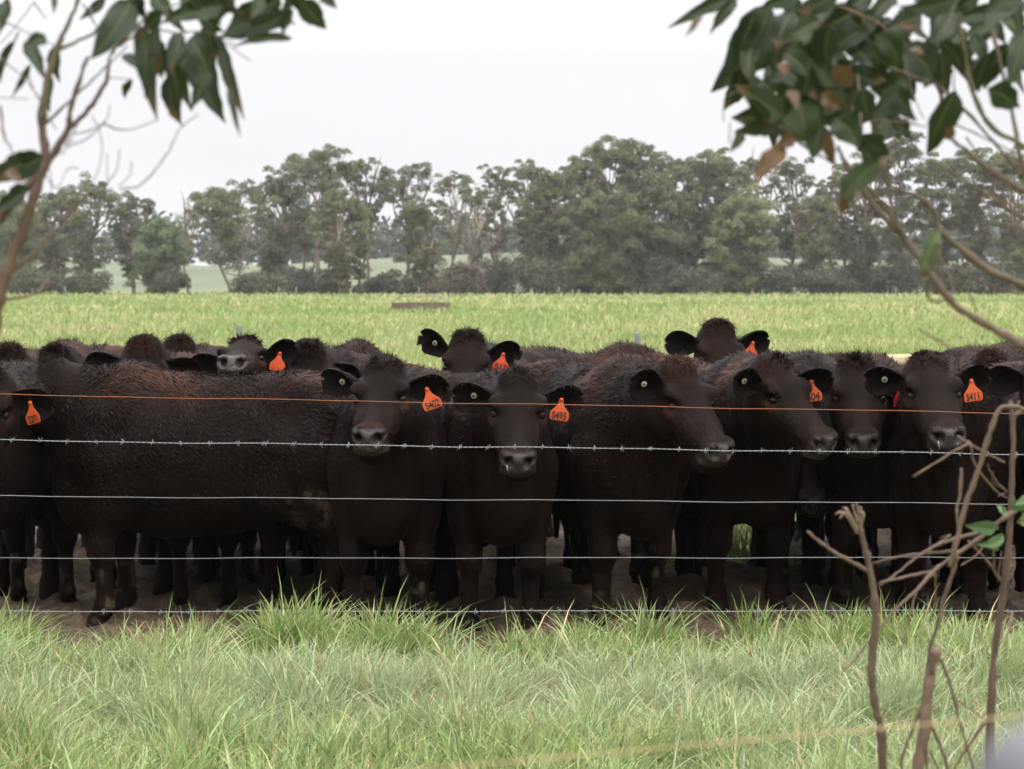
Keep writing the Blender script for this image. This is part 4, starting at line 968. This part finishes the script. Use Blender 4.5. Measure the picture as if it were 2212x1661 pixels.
# second and third row
make_cow('woolly cow poll and ear showing above the left flank cow', (325, 11.45), -92, (310, 746, 10.75), 8, 62, ears=(2, -14), seed=31, hair=10000, tint=.25, parts=False, tuft=1.0, curly=.6)
make_cow('reddish tufted cow head half hidden behind the woolly poll', (405, 13.0), -92, (388, 741, 12.3), 12, 60, ears=(-14, -20), seed=32, hair=8000, tint=.40, parts=False, hs=.9)
make_cow('cow with raised muzzle peeping over the flank cow, orange tag edge on', (545, 11.95), -94, (531, 741, 11.2), -2, 3, tagtext='', ears=(-10, 26), seed=33, hair=14000, tint=.12, tagroll=12, tagyaw=20, tuft=1.2, zoff=0.0)
make_cow('dark cow with wet shining poll behind the flank cow', (715, 11.95), -80, (668, 756, 11.2), 10, 70, ears=(-25, -25), seed=34, hair=10000, tint=.02, parts=False)
make_cow('reddish brown cow rump behind the cow tagged S402', (758, 13.2), 86, (735, 800, 14.2), 175, 40, ears=(0, 0), seed=35, hair=9000, tint=.42, parts=False, tuft=.5, zoff=-.02)
make_cow('cow standing tall at the back with notched ear and orange tag S17', (1066, 12.3), -100, (1011, 729, 11.35), -4, 46, -4, tagtext='S17', button=True, ears=(38, 14), seed=36, hair=16000, tint=.02, notch=(1, 1), tagroll=12, tuft=1.0)
make_cow('brown cow back sloping to the right behind the stocky cow', (1275, 12.75), -52, (1500, 800, 12.1), 60, 45, ears=(0, 0), seed=37, hair=12000, tint=.40, parts=False, tuft=.8)
make_cow('cow high at the back with dusty forehead and orange tag S450', (1590, 12.5), -98, (1554, 707, 11.55), 6, 48, -2, tagtext='S450', button=False, ears=(8, 14), seed=38, hair=16000, tint=.14, tagroll=14, tuft=1.1, curly=.4)
make_cow('reddish cow right before the pale timber post, only its back and poll in view', (1800, 12.6), -95, (1822, 792, 11.7), 10, 55, ears=(-20, -20), seed=39, scale=.95, hair=9000, tint=.34, parts=False, notch=(1, 0))
make_cow('curly dark cow head between S411 and the right edge', (2150, 12.6), -90, (2142, 774, 11.6), -5, 60, ears=(-12, -14), seed=40, hair=9000, tint=.10, parts=False, curly=.7)
make_cow('dark tufted cow at the back of the right edge', (2225, 13.3), -95, (2208, 764, 12.5), 5, 55, ears=(0, -5), seed=41, hair=8000, tint=.05, parts=False, tuft=.95)
make_cow('fuzzy dark cow head at the back of the left edge', (15, 12.2), -90, (18, 762, 11.2), 5, 58, ears=(10, 4), seed=42, hair=9000, tint=.02, parts=False, tuft=.95)
make_cow('brown tufted cow poll behind the ear of cow S281', (175, 13.1), -92, (118, 763, 12.0), 0, 62, ears=(-20, -22), seed=43, hair=8000, tint=.20, parts=False, tuft=1.1)
# young animals further back, of which only legs and bellies show between the others
make_cow('young black cow seen only as legs under the long flank cow', (470, 13.6), 178, (250, 812, 13.4), -90, 40, ears=(0, 0), seed=51, hair=3000, scale=.86, hs=.86, parts=False, res=.016, tuft=.3)
make_cow('young black cow whose legs show between cows S402 and S495', (960, 14.0), 172, (740, 812, 13.6), -80, 45, ears=(0, 0), seed=52, hair=3000, scale=.86, hs=.86, parts=False, res=.016, tuft=.3)
make_cow('young black cow whose legs show below the stocky curly cow', (1420, 14.2), 8, (1600, 812, 14.0), 80, 45, ears=(0, 0), seed=53, hair=3000, scale=.86, hs=.86, parts=False, res=.016, tuft=.3)
make_cow('young black cow seen as dark legs below cow S411', (1990, 13.9), 176, (1790, 815, 13.6), -80, 45, ears=(0, 0), seed=54, hair=3000, scale=.86, hs=.86, parts=False, res=.016, tuft=.3)
EXTRA = [
 ('young cow seen from behind as black hind legs under the long flank cow', 465, 10.98, 90, .80),
 ('young cow whose dark hind legs show beside the hind leg of the long flank cow', 645, 11.0, 94, .80),
 ('young cow turned away behind cow S402, its tail hanging beside a green gap', 893, 11.55, 91, .90),
 ('young cow turned away between cow S495 and the stocky curly cow, only legs in view', 1190, 11.6, 92, .86),
 ('young cow facing forward, only its legs in view right of the stocky curly cow', 1445, 11.75, -92, .86),
 ('young cow turned away behind cow S411, only its legs in view', 1960, 11.75, 90, .86),
 ('young cow facing forward at the right edge, only its legs in view', 2130, 11.4, -88, .84),
 ('young cow turned away at the left edge, legs left of the flank cow', 128, 11.05, 90, .80)]
for i, (lab, U, Y, hd_, sc_) in enumerate(EXTRA):
    fwd_ = 1 if hd_ > 0 else -1
    make_cow(lab, (U, Y), hd_, (U, 860, Y + fwd_ * .72), 180 if fwd_ > 0 else 0, 40, ears=(0, 0), seed=61 + i, hair=4000, scale=sc_, hs=sc_ * .95, parts=False, res=.014, tuft=.3, tint=.12 * (i % 3 == 1))
# ------------------------------------------------------------------ gum saplings framing the view, dead stems, near wire, near post
def gum_leaf_material():
    k = NM('gum_leaf'); c = k.attr('col'); v = k.coord(); n = k.noise(v, 22, 5, .6); n2 = k.noise(v, 9, 4, .6)
    brown = k.ramp(n2, [(.72, (0, 0, 0)), (.75, (1, 1, 1))]); cc = k.mixc(k.ramp(n, [(.3, (0, 0, 0)), (.7, (.45, .45, .45))]), c, (.028, .040, .018), 'MIX')
    cc = k.mixc(brown, cc, (.11, .05, .024)); k.set(Base_Color=cc, Roughness=.42); k.b.inputs['Specular IOR Level'].default_value = .14
    k.bump(k.noise(v, 130, 4), .12, .002)
    tr = k.n('ShaderNodeBsdfTranslucent'); k.l(cc, tr.inputs[0]); ms = k.n('ShaderNodeMixShader'); ms.inputs[0].default_value = .22
    k.l(k.b.outputs[0], ms.inputs[1]); k.l(tr.outputs[0], ms.inputs[2]); k.l(ms.outputs[0], k.out.inputs[0]); return k.m
M_LEAF = gum_leaf_material()
def twig_material(name, a, b):
    k = NM(name); v = k.coord(); c = k.mixc(.55, k.attr('col'), k.ramp(k.noise(k.coord((1, 1, .35)), 40, 6, .65), [(.3, a), (.7, b)]))
    k.set(Base_Color=c, Roughness=.75); k.bump(k.noise(k.coord((1, 1, .3)), 120, 5), .5, .003); return k.m
M_TWIG = twig_material('sapling_bark', (.035, .022, .016), (.115, .075, .05)); M_DEAD = twig_material('dead_stem_bark', (.022, .013, .009), (.11, .068, .043))
r5 = np.random.default_rng(77)
def leaf(mb, p0, p1, wd, n=None, falc=.12, droop=.05, col=(.016, .026, .0105), fold=.25, r=r5):
    """one gum leaf from stalk p0 to tip p1, wd = width in metres"""
    p0, p1 = np.asarray(p0, float), np.asarray(p1, float); L = np.linalg.norm(p1 - p0); d = (p1 - p0) / L
    n = nrm(np.array([r.normal() * .32, -1, r.normal() * .25 + .05])) if n is None else nrm(n)
    n = nrm(n - (n @ d) * d); s = np.cross(n, d); nu = 11
    t = np.linspace(0, 1, nu); wv = np.sin(np.pi * np.clip(t, 0, 1) ** .72) ** .9 * (1 - .25 * t) * 1.06 * wd / 2; wv = wv * (1 + .07 * r.standard_normal(nu)); wv[0] = .0016; wv[-1] = .0006
    cen = p0 + d * (L * t)[:, None] + s * (falc * L * 4 * t * (1 - t))[:, None] + n * (droop * L * np.sin(np.pi * t))[:, None]
    vs = np.array([-1, -.55, -.13, -.045, .045, .13, .55, 1.0]); wob = (.05 + .05 * r.random()) * wd * np.sin(t * 11 + r.random() * 6)[:, None]
    V = cen[:, None] + s * (vs[None] * wv[:, None])[..., None] + n * (fold * np.abs(vs)[None] * wv[:, None] + wob * vs[None] ** 2)[..., None]
    col = np.array(col) * (.75 + .5 * r.random()); C = np.broadcast_to(col, (nu, 8, 3)).copy(); C[:, 3:5] = np.array([.075, .078, .03])
    if r.random() < .25: C[-3:] = C[-3:] * .3 + np.array([.12, .055, .027]) * .7
    i = np.arange(nu - 1)[:, None] * 8; j = np.arange(7)[None]
    mb.add(V.reshape(-1, 3), np.stack([i + j, i + j + 1, i + 9 + j, i + 8 + j], -1).reshape(-1, 4), C.reshape(-1, 3))
BROWN = (.095, .045, .022); GREY = (.032, .042, .026)

class Sap:
    def __init__(s, label, sx, ox, sv, ov, Y, name='gum_sapling', base=None, cat='tree', trunkname='trunk'):
        s.f = lambda x, y, dy=0.0: P(x * sx + ox, y * sv + ov, Y + dy); s.k = sx * Y / F_PX; s.Y = Y
        s.root = empty(name, base); tag(s.root, label, cat); s.base = np.array(base); s.L = MB(); s.B = MB(); s.sets = {}
    def pts(s, pl, y0=0, y1=0, sub=5, jit=.0022):
        a = [s.f(x, y, y0 + (y1 - y0) * i / max(1, len(pl) - 1)) - s.base for i, (x, y) in enumerate(pl)]
        c = catmull(a, sub); c[1:-1] += r5.standard_normal((len(c) - 2, 3)) * jit * .25; return c
    def branch(s, pl, r0, r1, col=(.14, .085, .055), y0=0, y1=0, mb=None, sides=8):
        c = s.pts(pl, y0, y1); rad = np.linspace(r0, r1, len(c)) * s.k; rad *= 1 + .14 * r5.standard_normal(len(c)); (mb or s.B).tube(c, np.maximum(rad, .0008), sides, np.array(col) * (.85 + .3 * r5.random()))
        return c
    def leaf(s, x0, y0, x1, y1, w, col=(.016, .026, .0105), dy=None, falc=None, droop=None, tilt=None):
        dy = r5.uniform(-.16, .16) if dy is None else dy
        d2 = dy + r5.uniform(-.05, .05)
        leaf(s.L, s.f(x0, y0, dy) - s.base, s.f(x1, y1, d2) - s.base, w * s.k, None if tilt is None else tilt, r5.uniform(-.1, .1) if falc is None else falc, r5.uniform(0, .08) if droop is None else droop, col, r5.uniform(.1, .45))

# ---- left sapling
A = Sap('gum sapling leaning in from the left edge with long hanging leaves', .4064, 0, .4064, 0, 3.0, base=(-.95, 3.0, 0))
RED = (.085, .045, .03); GRN = (.09, .10, .03)
A.branch([(-130, 2900), (-90, 2300), (-40, 1800), (0, 1560), (60, 1380), (180, 1050), (240, 850), (222, 650), (240, 480), (300, 255), (350, 150), (430, -30)], 44, 9, RED)
A.branch([(-260, 1400), (-120, 1250), (0, 1150), (100, 1040), (240, 880), (360, 690), (370, 600), (430, 400), (470, 300)], 36, 9, RED)
A.branch([(360, 690), (470, 580), (560, 440), (590, 290), (650, 230), (800, 130)], 15, 6, RED)
A.branch([(232, 640), (245, 470), (310, 250), (330, 200)], 19, 15, GRN, -.03, -.03)
A.branch([(320, 262), (420, 215), (510, 165), (640, 40), (700, -30)], 9, 6, GRN)
A.branch([(360, 140), (400, 40), (420, -40)], 9, 6, GRN); A.branch([(240, 660), (400, 510), (560, 360), (680, 240)], 8, 4, GRN)
A.branch([(590, 280), (760, 110), (900, 40), (1050, -20)], 8, 5, GRN); A.branch([(760, 110), (900, 170), (1100, 170), (1250, 240)], 6, 3, GRN)
THIN = (.09, .075, .065)
for pl, rr in (([(640, 1005), (750, 980), (880, 830), (960, 680), (1055, 608)], 5), ([(550, 655), (620, 685), (720, 682), (830, 640)], 5), ([(380, 715), (470, 695), (560, 645), (585, 560)], 4.5), ([(345, 780), (440, 750), (520, 690), (560, 650)], 4),
               ([(490, 610), (530, 700), (540, 830), (500, 970)], 4), ([(570, 980), (620, 900), (635, 790)], 3.5), ([(630, 990), (690, 930), (700, 860)], 3.5), ([(570, 820), (572, 970)], 3), ([(600, 1020), (480, 1030), (380, 1100), (150, 1200)], 7),
               ([(240, 930), (300, 1000), (360, 900), (420, 895)], 4), ([(200, 1000), (260, 900), (275, 1040)], 4), ([(150, 400), (210, 540), (300, 690)], 4), ([(100, 170), (30, 330), (0, 440)], 6), ([(20, 110), (200, 200), (330, 260)], 4),
               ([(0, 300), (130, 420), (225, 540)], 4), ([(0, 560), (20, 720), (60, 790), (130, 940)], 8), ([(440, 20), (520, 160)], 5), ([(180, 10), (60, 170), (0, 230)], 4), ([(180, 10), (245, 100)], 5), ([(480, 30), (500, 120), (540, 180)], 4),
               ([(580, 415), (700, 420)], 4), ([(0, 520), (150, 525)], 3), ([(250, 850), (330, 770), (390, 740)], 4), ([(420, 640), (360, 760), (330, 830)], 4), ([(960, 340), (960, 470), (1010, 580)], 4), ([(1200, 230), (1330, 320)], 4)):
    A.branch(pl, rr, max(2, rr * .55), THIN if rr < 6 else RED, r5.uniform(-.1, .1), r5.uniform(-.15, .15), sides=5)
for pl, rr in (([(20, 1490), (200, 1320), (330, 1170), (460, 1050), (600, 1000)], 11), ([(0, 1595), (180, 1560), (270, 1460), (295, 1380)], 10), ([(-60, 1600), (0, 1592)], 10)): A.branch(pl, rr, rr * .4, RED, 0, .1)
for a in ((700, 0, 480, 315, 185, GREY), (1190, 30, 855, 125, 125), (1560, 55, 1160, 195, 120, GREY), (1550, 205, 1240, 250, 55), (1600, 0, 1735, 155, 130), (1700, -10, 1790, 50, 70), (1040, 170, 1200, 655, 190, GREY), (1160, 190, 1300, 640, 85, GREY), (1215, 460, 1278, 730, 42),
          (920, 180, 1020, 595, 105), (1110, 380, 1018, 590, 95), (840, 130, 838, 645, 105, GREY), (750, 135, 770, 525, 120, GREY), (900, 400, 965, 665, 120), (880, 260, 950, 620, 105), (560, -10, 420, 105, 65, GREY), (240, 190, 120, 250, 90), (140, 220, 240, 420, 90), (300, 240, 320, 440, 80), (275, 410, 268, 600, 62),
          (160, 345, 62, 515, 40), (70, 220, 0, 445, 42), (230, 830, -60, 900, 150), (200, 860, -40, 980, 150), (150, 1000, -20, 1110, 120), (60, 1090, 40, 1200, 60), (700, 425, 668, 525, 46), (650, 290, 735, 375, 55), (1195, 0, 1312, 85, 55, GREY), (1460, 10, 1310, 120, 105), (1560, 60, 1500, 195, 80), (40, -10, -10, 190, 60), (290, -20, 285, 75, 36),
          (700, -30, 800, 130, 60), (900, -60, 1010, 50, 90), (1060, 60, 1190, 170, 90), (960, 20, 1180, 130, 110), (1380, -40, 1330, 100, 80), (1180, -40, 1080, 60, 90), (1560, -60, 1500, 60, 80), (1480, 60, 1570, 130, 50), (990, 300, 960, 480, 40), (880, 30, 1000, 180, 60), (820, -20, 930, 120, 110), (1000, -30, 1160, 60, 120), (860, 60, 760, 150, 100), (1250, -30, 1120, 120, 110), (1420, 20, 1230, 110, 100), (1330, 120, 1180, 200, 90), (1100, 120, 1150, 330, 110), (960, 170, 900, 400, 100), (1010, 200, 1110, 420, 110), (1560, -20, 1640, 90, 80), (700, 60, 620, 200, 90), (1480, -30, 1380, 60, 110), (760, -10, 690, 110, 90), (820, 200, 860, 420, 95), (30, 20, 0, 130, 70)):
    A.leaf(*a[:5], **({'col': a[5]} if len(a) > 5 else {}))
for a in ((800, 280, 835, 400, 70), (890, 555, 982, 672, 40), (40, 900, 130, 970, 60), (760, 150, 745, 260, 22)): A.leaf(*a, col=BROWN, dy=-.17)
A.L.build('crown', M_LEAF, A.root); A.B.build('trunk', M_TWIG, A.root)

# ---- right sapling
B = Sap('broad leaved gum sapling overhanging from the right with browned leaf patches', .4551, 1404, .4551, 0, 3.1, base=(1.1, 3.1, 0))
OLV = (.08, .06, .03)
B.branch([(2500, 3600), (2330, 2300), (2100, 1800), (1775, 1640), (1600, 1540), (1450, 1450), (1330, 1300), (1220, 1150), (1070, 980), (940, 800), (890, 690)], 30, 9, (.095, .065, .043))
B.branch([(2330, 2300), (2120, 1560), (1775, 1360), (1600, 1280), (1480, 1180), (1370, 1090), (1352, 1010), (1280, 940), (1140, 880), (1110, 780)], 24, 9, OLV)
B.branch([(2150, 1500), (2000, 1040), (1775, 905), (1600, 800), (1480, 700), (1400, 640)], 18, 8, (.11, .075, .052))
B.branch([(1460, -40), (1480, 200), (1540, 450), (1620, 600), (1770, 690), (1900, 760), (2000, 1040)], 12, 13, GRN, -.05, 0); B.branch([(1600, 60), (1690, 400), (1740, 640), (1775, 830)], 9, 12, OLV, .05)
B.branch([(1770, 850), (1640, 680), (1450, 480), (1250, 300), (1100, 120), (960, 60)], 9, 6, RED); B.branch([(1100, 120), (1000, 70), (880, 20)], 7, 5, (.2, .11, .05))
B.branch([(940, 800), (1060, 920), (1130, 1010), (1220, 1140)], 9, 9, OLV, -.05)
for pl, rr in (([(1775, 1040), (1550, 900), (1400, 800), (1150, 700)], 7), ([(1775, 1090), (1650, 1058), (1560, 1062)], 6), ([(1775, 1390), (1650, 1370), (1500, 1290), (1420, 1240)], 5), ([(1330, 1300), (1315, 1395), (1370, 1435), (1440, 1375), (1370, 1200)], 7), ([(1600, 1070), (1590, 1160), (1650, 1280), (1700, 1330)], 6),
               ([(1550, 1480), (1520, 1400), (1450, 1330)], 5), ([(1340, 965), (1450, 950), (1600, 940)], 4), ([(1110, 900), (1250, 1000), (1370, 1090)], 4), ([(1110, 1140), (1180, 1210), (1280, 1260)], 4), ([(1060, 572), (1200, 580), (1310, 600)], 5), ([(1450, 590), (1600, 660), (1775, 750)], 5), ([(1240, 800), (1330, 830), (1420, 830)], 4),
               ([(1350, 240), (1450, 300), (1560, 330)], 5), ([(1140, 320), (1250, 360), (1340, 400)], 6), ([(985, 320), (995, 450), (1000, 600)], 6), ([(620, 600), (740, 700), (880, 780)], 9), ([(1190, 200), (1240, 420), (1300, 560)], 4), ([(1500, 650), (1640, 850), (1775, 1010)], 5), ([(1210, 1080), (1220, 1120), (1400, 1300)], 4), ([(1600, 890), (1690, 970), (1775, 1000)], 5),
               ([(1440, 330), (1450, 500), (1440, 640)], 4), ([(1700, 380), (1775, 410)], 4), ([(1270, 1560), (1360, 1610), (1450, 1655), (1600, 1640), (1790, 1640)], 6), ([(1090, 620), (1050, 560), (1040, 500)], 8), ([(480, 420), (360, 460), (350, 580)], 3), ([(380, 580), (378, 680)], 2.5)):
    B.branch(pl, rr, max(2.2, rr * .6), RED if rr > 4 else THIN, r5.uniform(-.12, .12), r5.uniform(-.12, .12), sides=6)
OL2 = (.027, .039, .014)
for a in ((430, -20, 85, 135, 75), (570, 20, 288, 440, 215, GREY), (410, 0, 285, 160, 65), (640, 55, 578, 375, 95, GREY), (490, 225, 365, 315, 80), (680, 60, 600, 250, 120), (800, 95, 600, 205, 125, OL2), (735, 195, 965, 505, 120, (.038, .055, .024)), (640, 560, 400, 400, 150, OL2), (620, 600, 385, 560, 165, OL2), (600, 590, 400, 630, 110, OL2), (440, 625, 378, 722, 60, OL2),
          (860, 120, 850, 340, 160), (1040, 120, 840, 275, 145, GREY), (1000, 300, 1170, 240, 150), (1215, 375, 1000, 575, 135, GREY), (600, 320, 795, 475, 135), (950, 340, 1120, 385, 120), (710, 480, 770, 700, 180, OL2), (880, 560, 1000, 710, 155, OL2), (990, 640, 1140, 740, 140, GREY), (1010, 700, 1100, 790, 90, GREY), (820, 590, 770, 760, 125, OL2), (1090, 760, 895, 1020, 120, (.04, .062, .022)),
          (1450, 430, 1315, 740, 155, OL2), (1160, 430, 1262, 575, 120), (1290, 70, 1120, 130, 140, GREY), (1450, 0, 1295, 235, 125, GREY), (1170, -10, 1060, 90, 90), (1460, -20, 1180, 30, 90), (1720, 80, 1390, 130, 95), (1775, 0, 1580, 65, 100, GREY), (1790, 120, 1695, 430, 115, GREY), (1530, 165, 1590, 310, 95, GREY), (1700, 210, 1540, 410, 135), (1600, 420, 1760, 510, 140), (1640, 90, 1690, 210, 60), (1210, 210, 1360, 385, 165, GREY), (1370, 1090, 1285, 1300, 90, (.075, .11, .045)), (1365, 1150, 1325, 1300, 60, (.06, .06, .03)),
          (720, -30, 520, 40, 90), (900, -40, 700, 60, 110), (1050, -30, 900, 60, 110), (960, 60, 800, 140, 110), (640, 250, 760, 380, 110), (760, 300, 700, 470, 120), (540, 380, 480, 470, 110), (900, 420, 800, 560, 120), (1010, 420, 1050, 560, 110), (800, 420, 900, 560, 120), (780, 60, 720, 220, 110), (930, 180, 1080, 330, 120), (700, 380, 620, 500, 110), (500, 60, 400, 260, 110), (480, 470, 560, 590, 90), (1080, 160, 1190, 320, 110), (1380, 200, 1480, 360, 100), (1740, 20, 1560, 180, 100), (1560, -20, 1440, 60, 80), (1800, 250, 1690, 330, 110), (1620, 250, 1560, 440, 90), (1330, 330, 1300, 420, 90), (670, 520, 640, 640, 90), (560, 240, 500, 350, 80)):
    B.leaf(*a[:5], **({'col': a[5]} if len(a) > 5 else {}))
for k in range(80):
    x, y = r5.uniform(430, 1180), r5.uniform(-20, 600); an = r5.uniform(.6, 2.6); L = r5.uniform(130, 230)
    if y + L * math.sin(an) > 700: continue
    B.leaf(x, y, x + L * math.cos(an), y + L * math.sin(an), r5.uniform(80, 135), col=OL2 if r5.random() < .5 else (.015, .024, .010), dy=r5.uniform(.08, .4))
for k in range(34):
    x, y = r5.uniform(1120, 1800), r5.uniform(-60, 330); an = r5.uniform(.5, 2.7); L = r5.uniform(130, 220)
    B.leaf(x, y, x + L * math.cos(an), y + L * math.sin(an), r5.uniform(70, 130), col=GREY if r5.random() < .5 else OL2, dy=r5.uniform(.05, .4))
for a in ((880, 305, 955, 415, 90), (660, 430, 695, 525, 55), (620, 300, 640, 360, 60), (820, 440, 910, 515, 85), (850, 640, 880, 785, 62), (640, 700, 495, 850, 105), (690, 650, 580, 690, 60), (240, 75, 170, 175, 45), (910, 930, 900, 1022, 50), (985, 900, 970, 950, 40), (1290, 1290, 1280, 1345, 40), (1180, 120, 1270, 140, 40), (1240, 230, 1300, 260, 40), (1110, 750, 1090, 790, 40), (1440, 600, 1400, 660, 50)): B.leaf(*a, col=BROWN, dy=-.2)
B.L.build('crown', M_LEAF, B.root); B.B.build('trunk', M_TWIG, B.root)

# ---- dead stems at the right (picture coordinates of the lower right crop)
sc, ox, oy = .3822, 1728, 1026
DB = (.085, .052, .033); DR = (.085, .045, .032); PALE = (.27, .19, .13)
def stem(label, name, Y, base_x, cat='stem'):
    p = P(base_x * sc + ox, 1661, Y); return Sap(label, sc, ox, sc, oy, Y, name, (p[0], Y, 0), cat)
s1 = stem('dead stem with frayed tan top standing alone in the grass', 'withered_stalk', 4.1, 470)
s1.branch([(520, 3200), (500, 2400), (470, 1700), (460, 1450), (430, 1330), (405, 1150), (410, 1000), (430, 820), (420, 680), (385, 480), (350, 350), (325, 250)], 30, 17, DB)
s1.branch([(385, 545), (330, 510), (200, 440), (120, 385), (40, 318)], 13, 9, DB)
fr = MB()
for x, y, c_ in ((200, 222, 250), (225, 250, 270), (300, 178, 300), (350, 188, 330), (360, 250, 345), (260, 200, 270), (240, 190, 275), (320, 170, 320), (335, 215, 340), (215, 215, 262)):
    s1.branch([(330 + r5.normal() * 8, 330), (c_ + 15, 232), ((x + c_) / 2, min(y, 215) - 5), (x, y)], 9, 4, PALE, 0, r5.uniform(-.03, .03), fr, 5)
s1.B.build('stalk', M_DEAD, s1.root); fr.build('frayed_top', M_DEAD, s1.root)
s2 = stem('snapped dark stub with splintered top and thin side shoots', 'dead_stub', 4.0, 690)
s2.branch([(600, 3200), (640, 2200), (660, 1661), (700, 1480), (715, 1300), (740, 1130), (775, 985)], 38, 30, (.14, .085, .06))
sp = MB()
for dx, dy, ww in ((-50, 40, 9), (-20, -10, 12), (10, -25, 13), (25, 20, 9), (60, 45, 7), (-35, 10, 8)): s2.branch([(745, 1120), (760 + dx * .4, 1050), (775 + dx, 985 + dy)], ww + 6, 4, PALE if dx > -30 else DB, r5.uniform(-.01, .01), r5.uniform(-.02, .02), sp, 5)
for pl, rr in (([(800, 1040), (860, 1220), (900, 1380), (950, 1560), (990, 1700)], 10), ([(715, 1250), (650, 1400), (590, 1560), (570, 1620), (585, 1690)], 10), ([(740, 1410), (800, 1540), (830, 1640), (840, 1800)], 13), ([(715, 1390), (712, 1530), (720, 1700)], 12), ([(735, 1560), (770, 1640), (800, 1720)], 8), ([(860, 1260), (940, 1310), (1060, 1390)], 6), ([(830, 1010), (870, 1030)], 6)): s2.branch(pl, rr, rr * .7, (.12, .075, .055))
s2.B.build('stalk', M_DEAD, s2.root); sp.build('splinters', M_DEAD, s2.root)
s3 = stem('tall brown sapling stem at the right with thin twigs and a few green leaves', 'bare_sapling', 4.3, 1080, 'sapling')
s3.branch([(1060, 3100), (1070, 2300), (1072, 1661), (1080, 1300), (1100, 1000), (1140, 720), (1170, 500), (1190, 260), (1200, 0), (1205, -250), (1190, -420)], 31, 12, DR)
s3.branch([(1200, -200), (1215, -330), (1240, -420)], 10, 6, DB); s3.branch([(1190, -330), (1280, -370), (1400, -420)], 12, 8, DB)
s3.branch([(1215, 200), (1150, 245), (1000, 370), (880, 450), (760, 540), (660, 650), (560, 740), (430, 890), (330, 1020), (240, 1110)], 17, 4, (.10, .065, .04), 0, -.2)
s3.branch([(1120, 300), (1000, 330), (850, 370), (740, 415), (650, 475), (550, 555), (450, 625)], 13, 6, (.10, .065, .04), 0, -.1); s3.branch([(740, 545), (600, 575), (450, 608)], 9, 6, (.10, .065, .04), -.06, -.15); s3.branch([(920, 430), (760, 440), (600, 455), (410, 500)], 11, 5, (.10, .065, .04), -.05)
for pl, rr in (([(765, 560), (765, 700), (745, 830)], 6), ([(760, 400), (850, 340), (790, 355)], 5), ([(660, 655), (620, 800), (570, 1000)], 5), ([(1140, 600), (1070, 500), (950, 370)], 9), ([(1130, 590), (1100, 540), (1095, 420), (1100, 350)], 9), ([(1200, 770), (1180, 880), (1140, 950)], 6), ([(1060, 980), (1000, 880), (980, 850)], 4), ([(1080, 1140), (1135, 1135)], 12), ([(1120, 600), (1140, 430)], 5), ([(1050, 1390), (960, 1520), (870, 1661), (840, 1720)], 11),
               ([(1170, 100), (1100, 20), (1060, -60)], 5), ([(1120, 120), (1170, 90), (1090, 40), (1095, -20)], 4), ([(910, 510), (1000, 450), (1050, 380)], 5)): s3.branch(pl, rr, rr * .55, (.20, .12, .08), r5.uniform(-.05, .05), r5.uniform(-.05, .05), sides=6)
for a in ((1110, 300, 932, 285, 85), (1150, 340, 1000, 395, 65), (1130, 370, 1060, 420, 40), (1270, 150, 1200, 200, 80), (1300, 240, 1230, 270, 90), (1160, 230, 1110, 170, 40), (1150, 215, 1140, 165, 30), (1300, 130, 1215, 170, 60), (1110, 395, 1090, 425, 40)): s3.leaf(*a, col=(.085, .14, .06), dy=-.06)
s3.B.build('trunk', M_DEAD, s3.root); s3.L.build('leaf', M_LEAF, s3.root)
s4 = stem('broken tan pole propped diagonally across the right sapling', 'broken_branch', 4.2, 800, 'branch')
s4.branch([(1340, -330), (1240, -380), (1160, -385), (1120, -360), (1060, -200), (1000, 0), (950, 130), (905, 290), (870, 430), (845, 520)], 15, 14, (.135, .087, .053))
s4.branch([(890, 460), (860, 560), (820, 680), (770, 870), (735, 980), (700, 1300), (690, 1661), (690, 3150)], 13, 9, (.10, .065, .04), 0, .05)
for pl, rr in (([(912, -40), (905, 120), (885, 200), (900, 330)], 10), ([(960, -180), (830, -110), (640, 10)], 9), ([(962, -175), (990, -60), (1100, 80), (1170, 130)], 6), ([(890, -220), (1040, -130), (1160, -70)], 9)): s4.branch(pl, rr, rr * .6, (.11, .072, .043), r5.uniform(-.05, .05), 0)
s4.B.build('stalk', M_DEAD, s4.root)

# ---- out of focus wire and grey post top close to the camera
M_TWINE = simple('tan_weathered_wire', (.30, .22, .11), .7, 0, 30, .25)
mb = MB(); a, b = P(500, 1700, 2.0), P(2300, 1538, 2.0); d = b - a; pts = np.array([a - d * .8 + (d * 2.6) * t for t in np.linspace(0, 1, 40)])
mb.tube(pts, .0013, 6); o = mb.build('near_wire', M_TWINE); tag(o, 'blurred tan wire slanting close in front of the camera across the grass', 'wire')
M_GREY = simple('grey_painted_steel', (.075, .077, .085), .5, 0, 6, .12)
pc = P(2275, 1570, .62); mb = MB(); rad = .024; pr = [(0, .0), (.010, -.001), (.017, -.005), (.021, -.011), (rad, -.020), (rad, -1.5)]
a_ = np.linspace(0, 2 * np.pi, 33)
for (r0, z0), (r1, z1) in zip(pr[:-1], pr[1:]):
    A0 = np.stack([r0 * np.cos(a_), r0 * np.sin(a_), 0 * a_ + z0], 1); A1 = np.stack([r1 * np.cos(a_), r1 * np.sin(a_), 0 * a_ + z1], 1); i = np.arange(32)
    mb.add(np.concatenate([A1, A0]), np.stack([i, i + 1, i + 34, i + 33], 1))
o = mb.build('fence_post', M_GREY); o.location = pc; tag(o, 'grey rounded post top blurred in the bottom right corner', 'post')
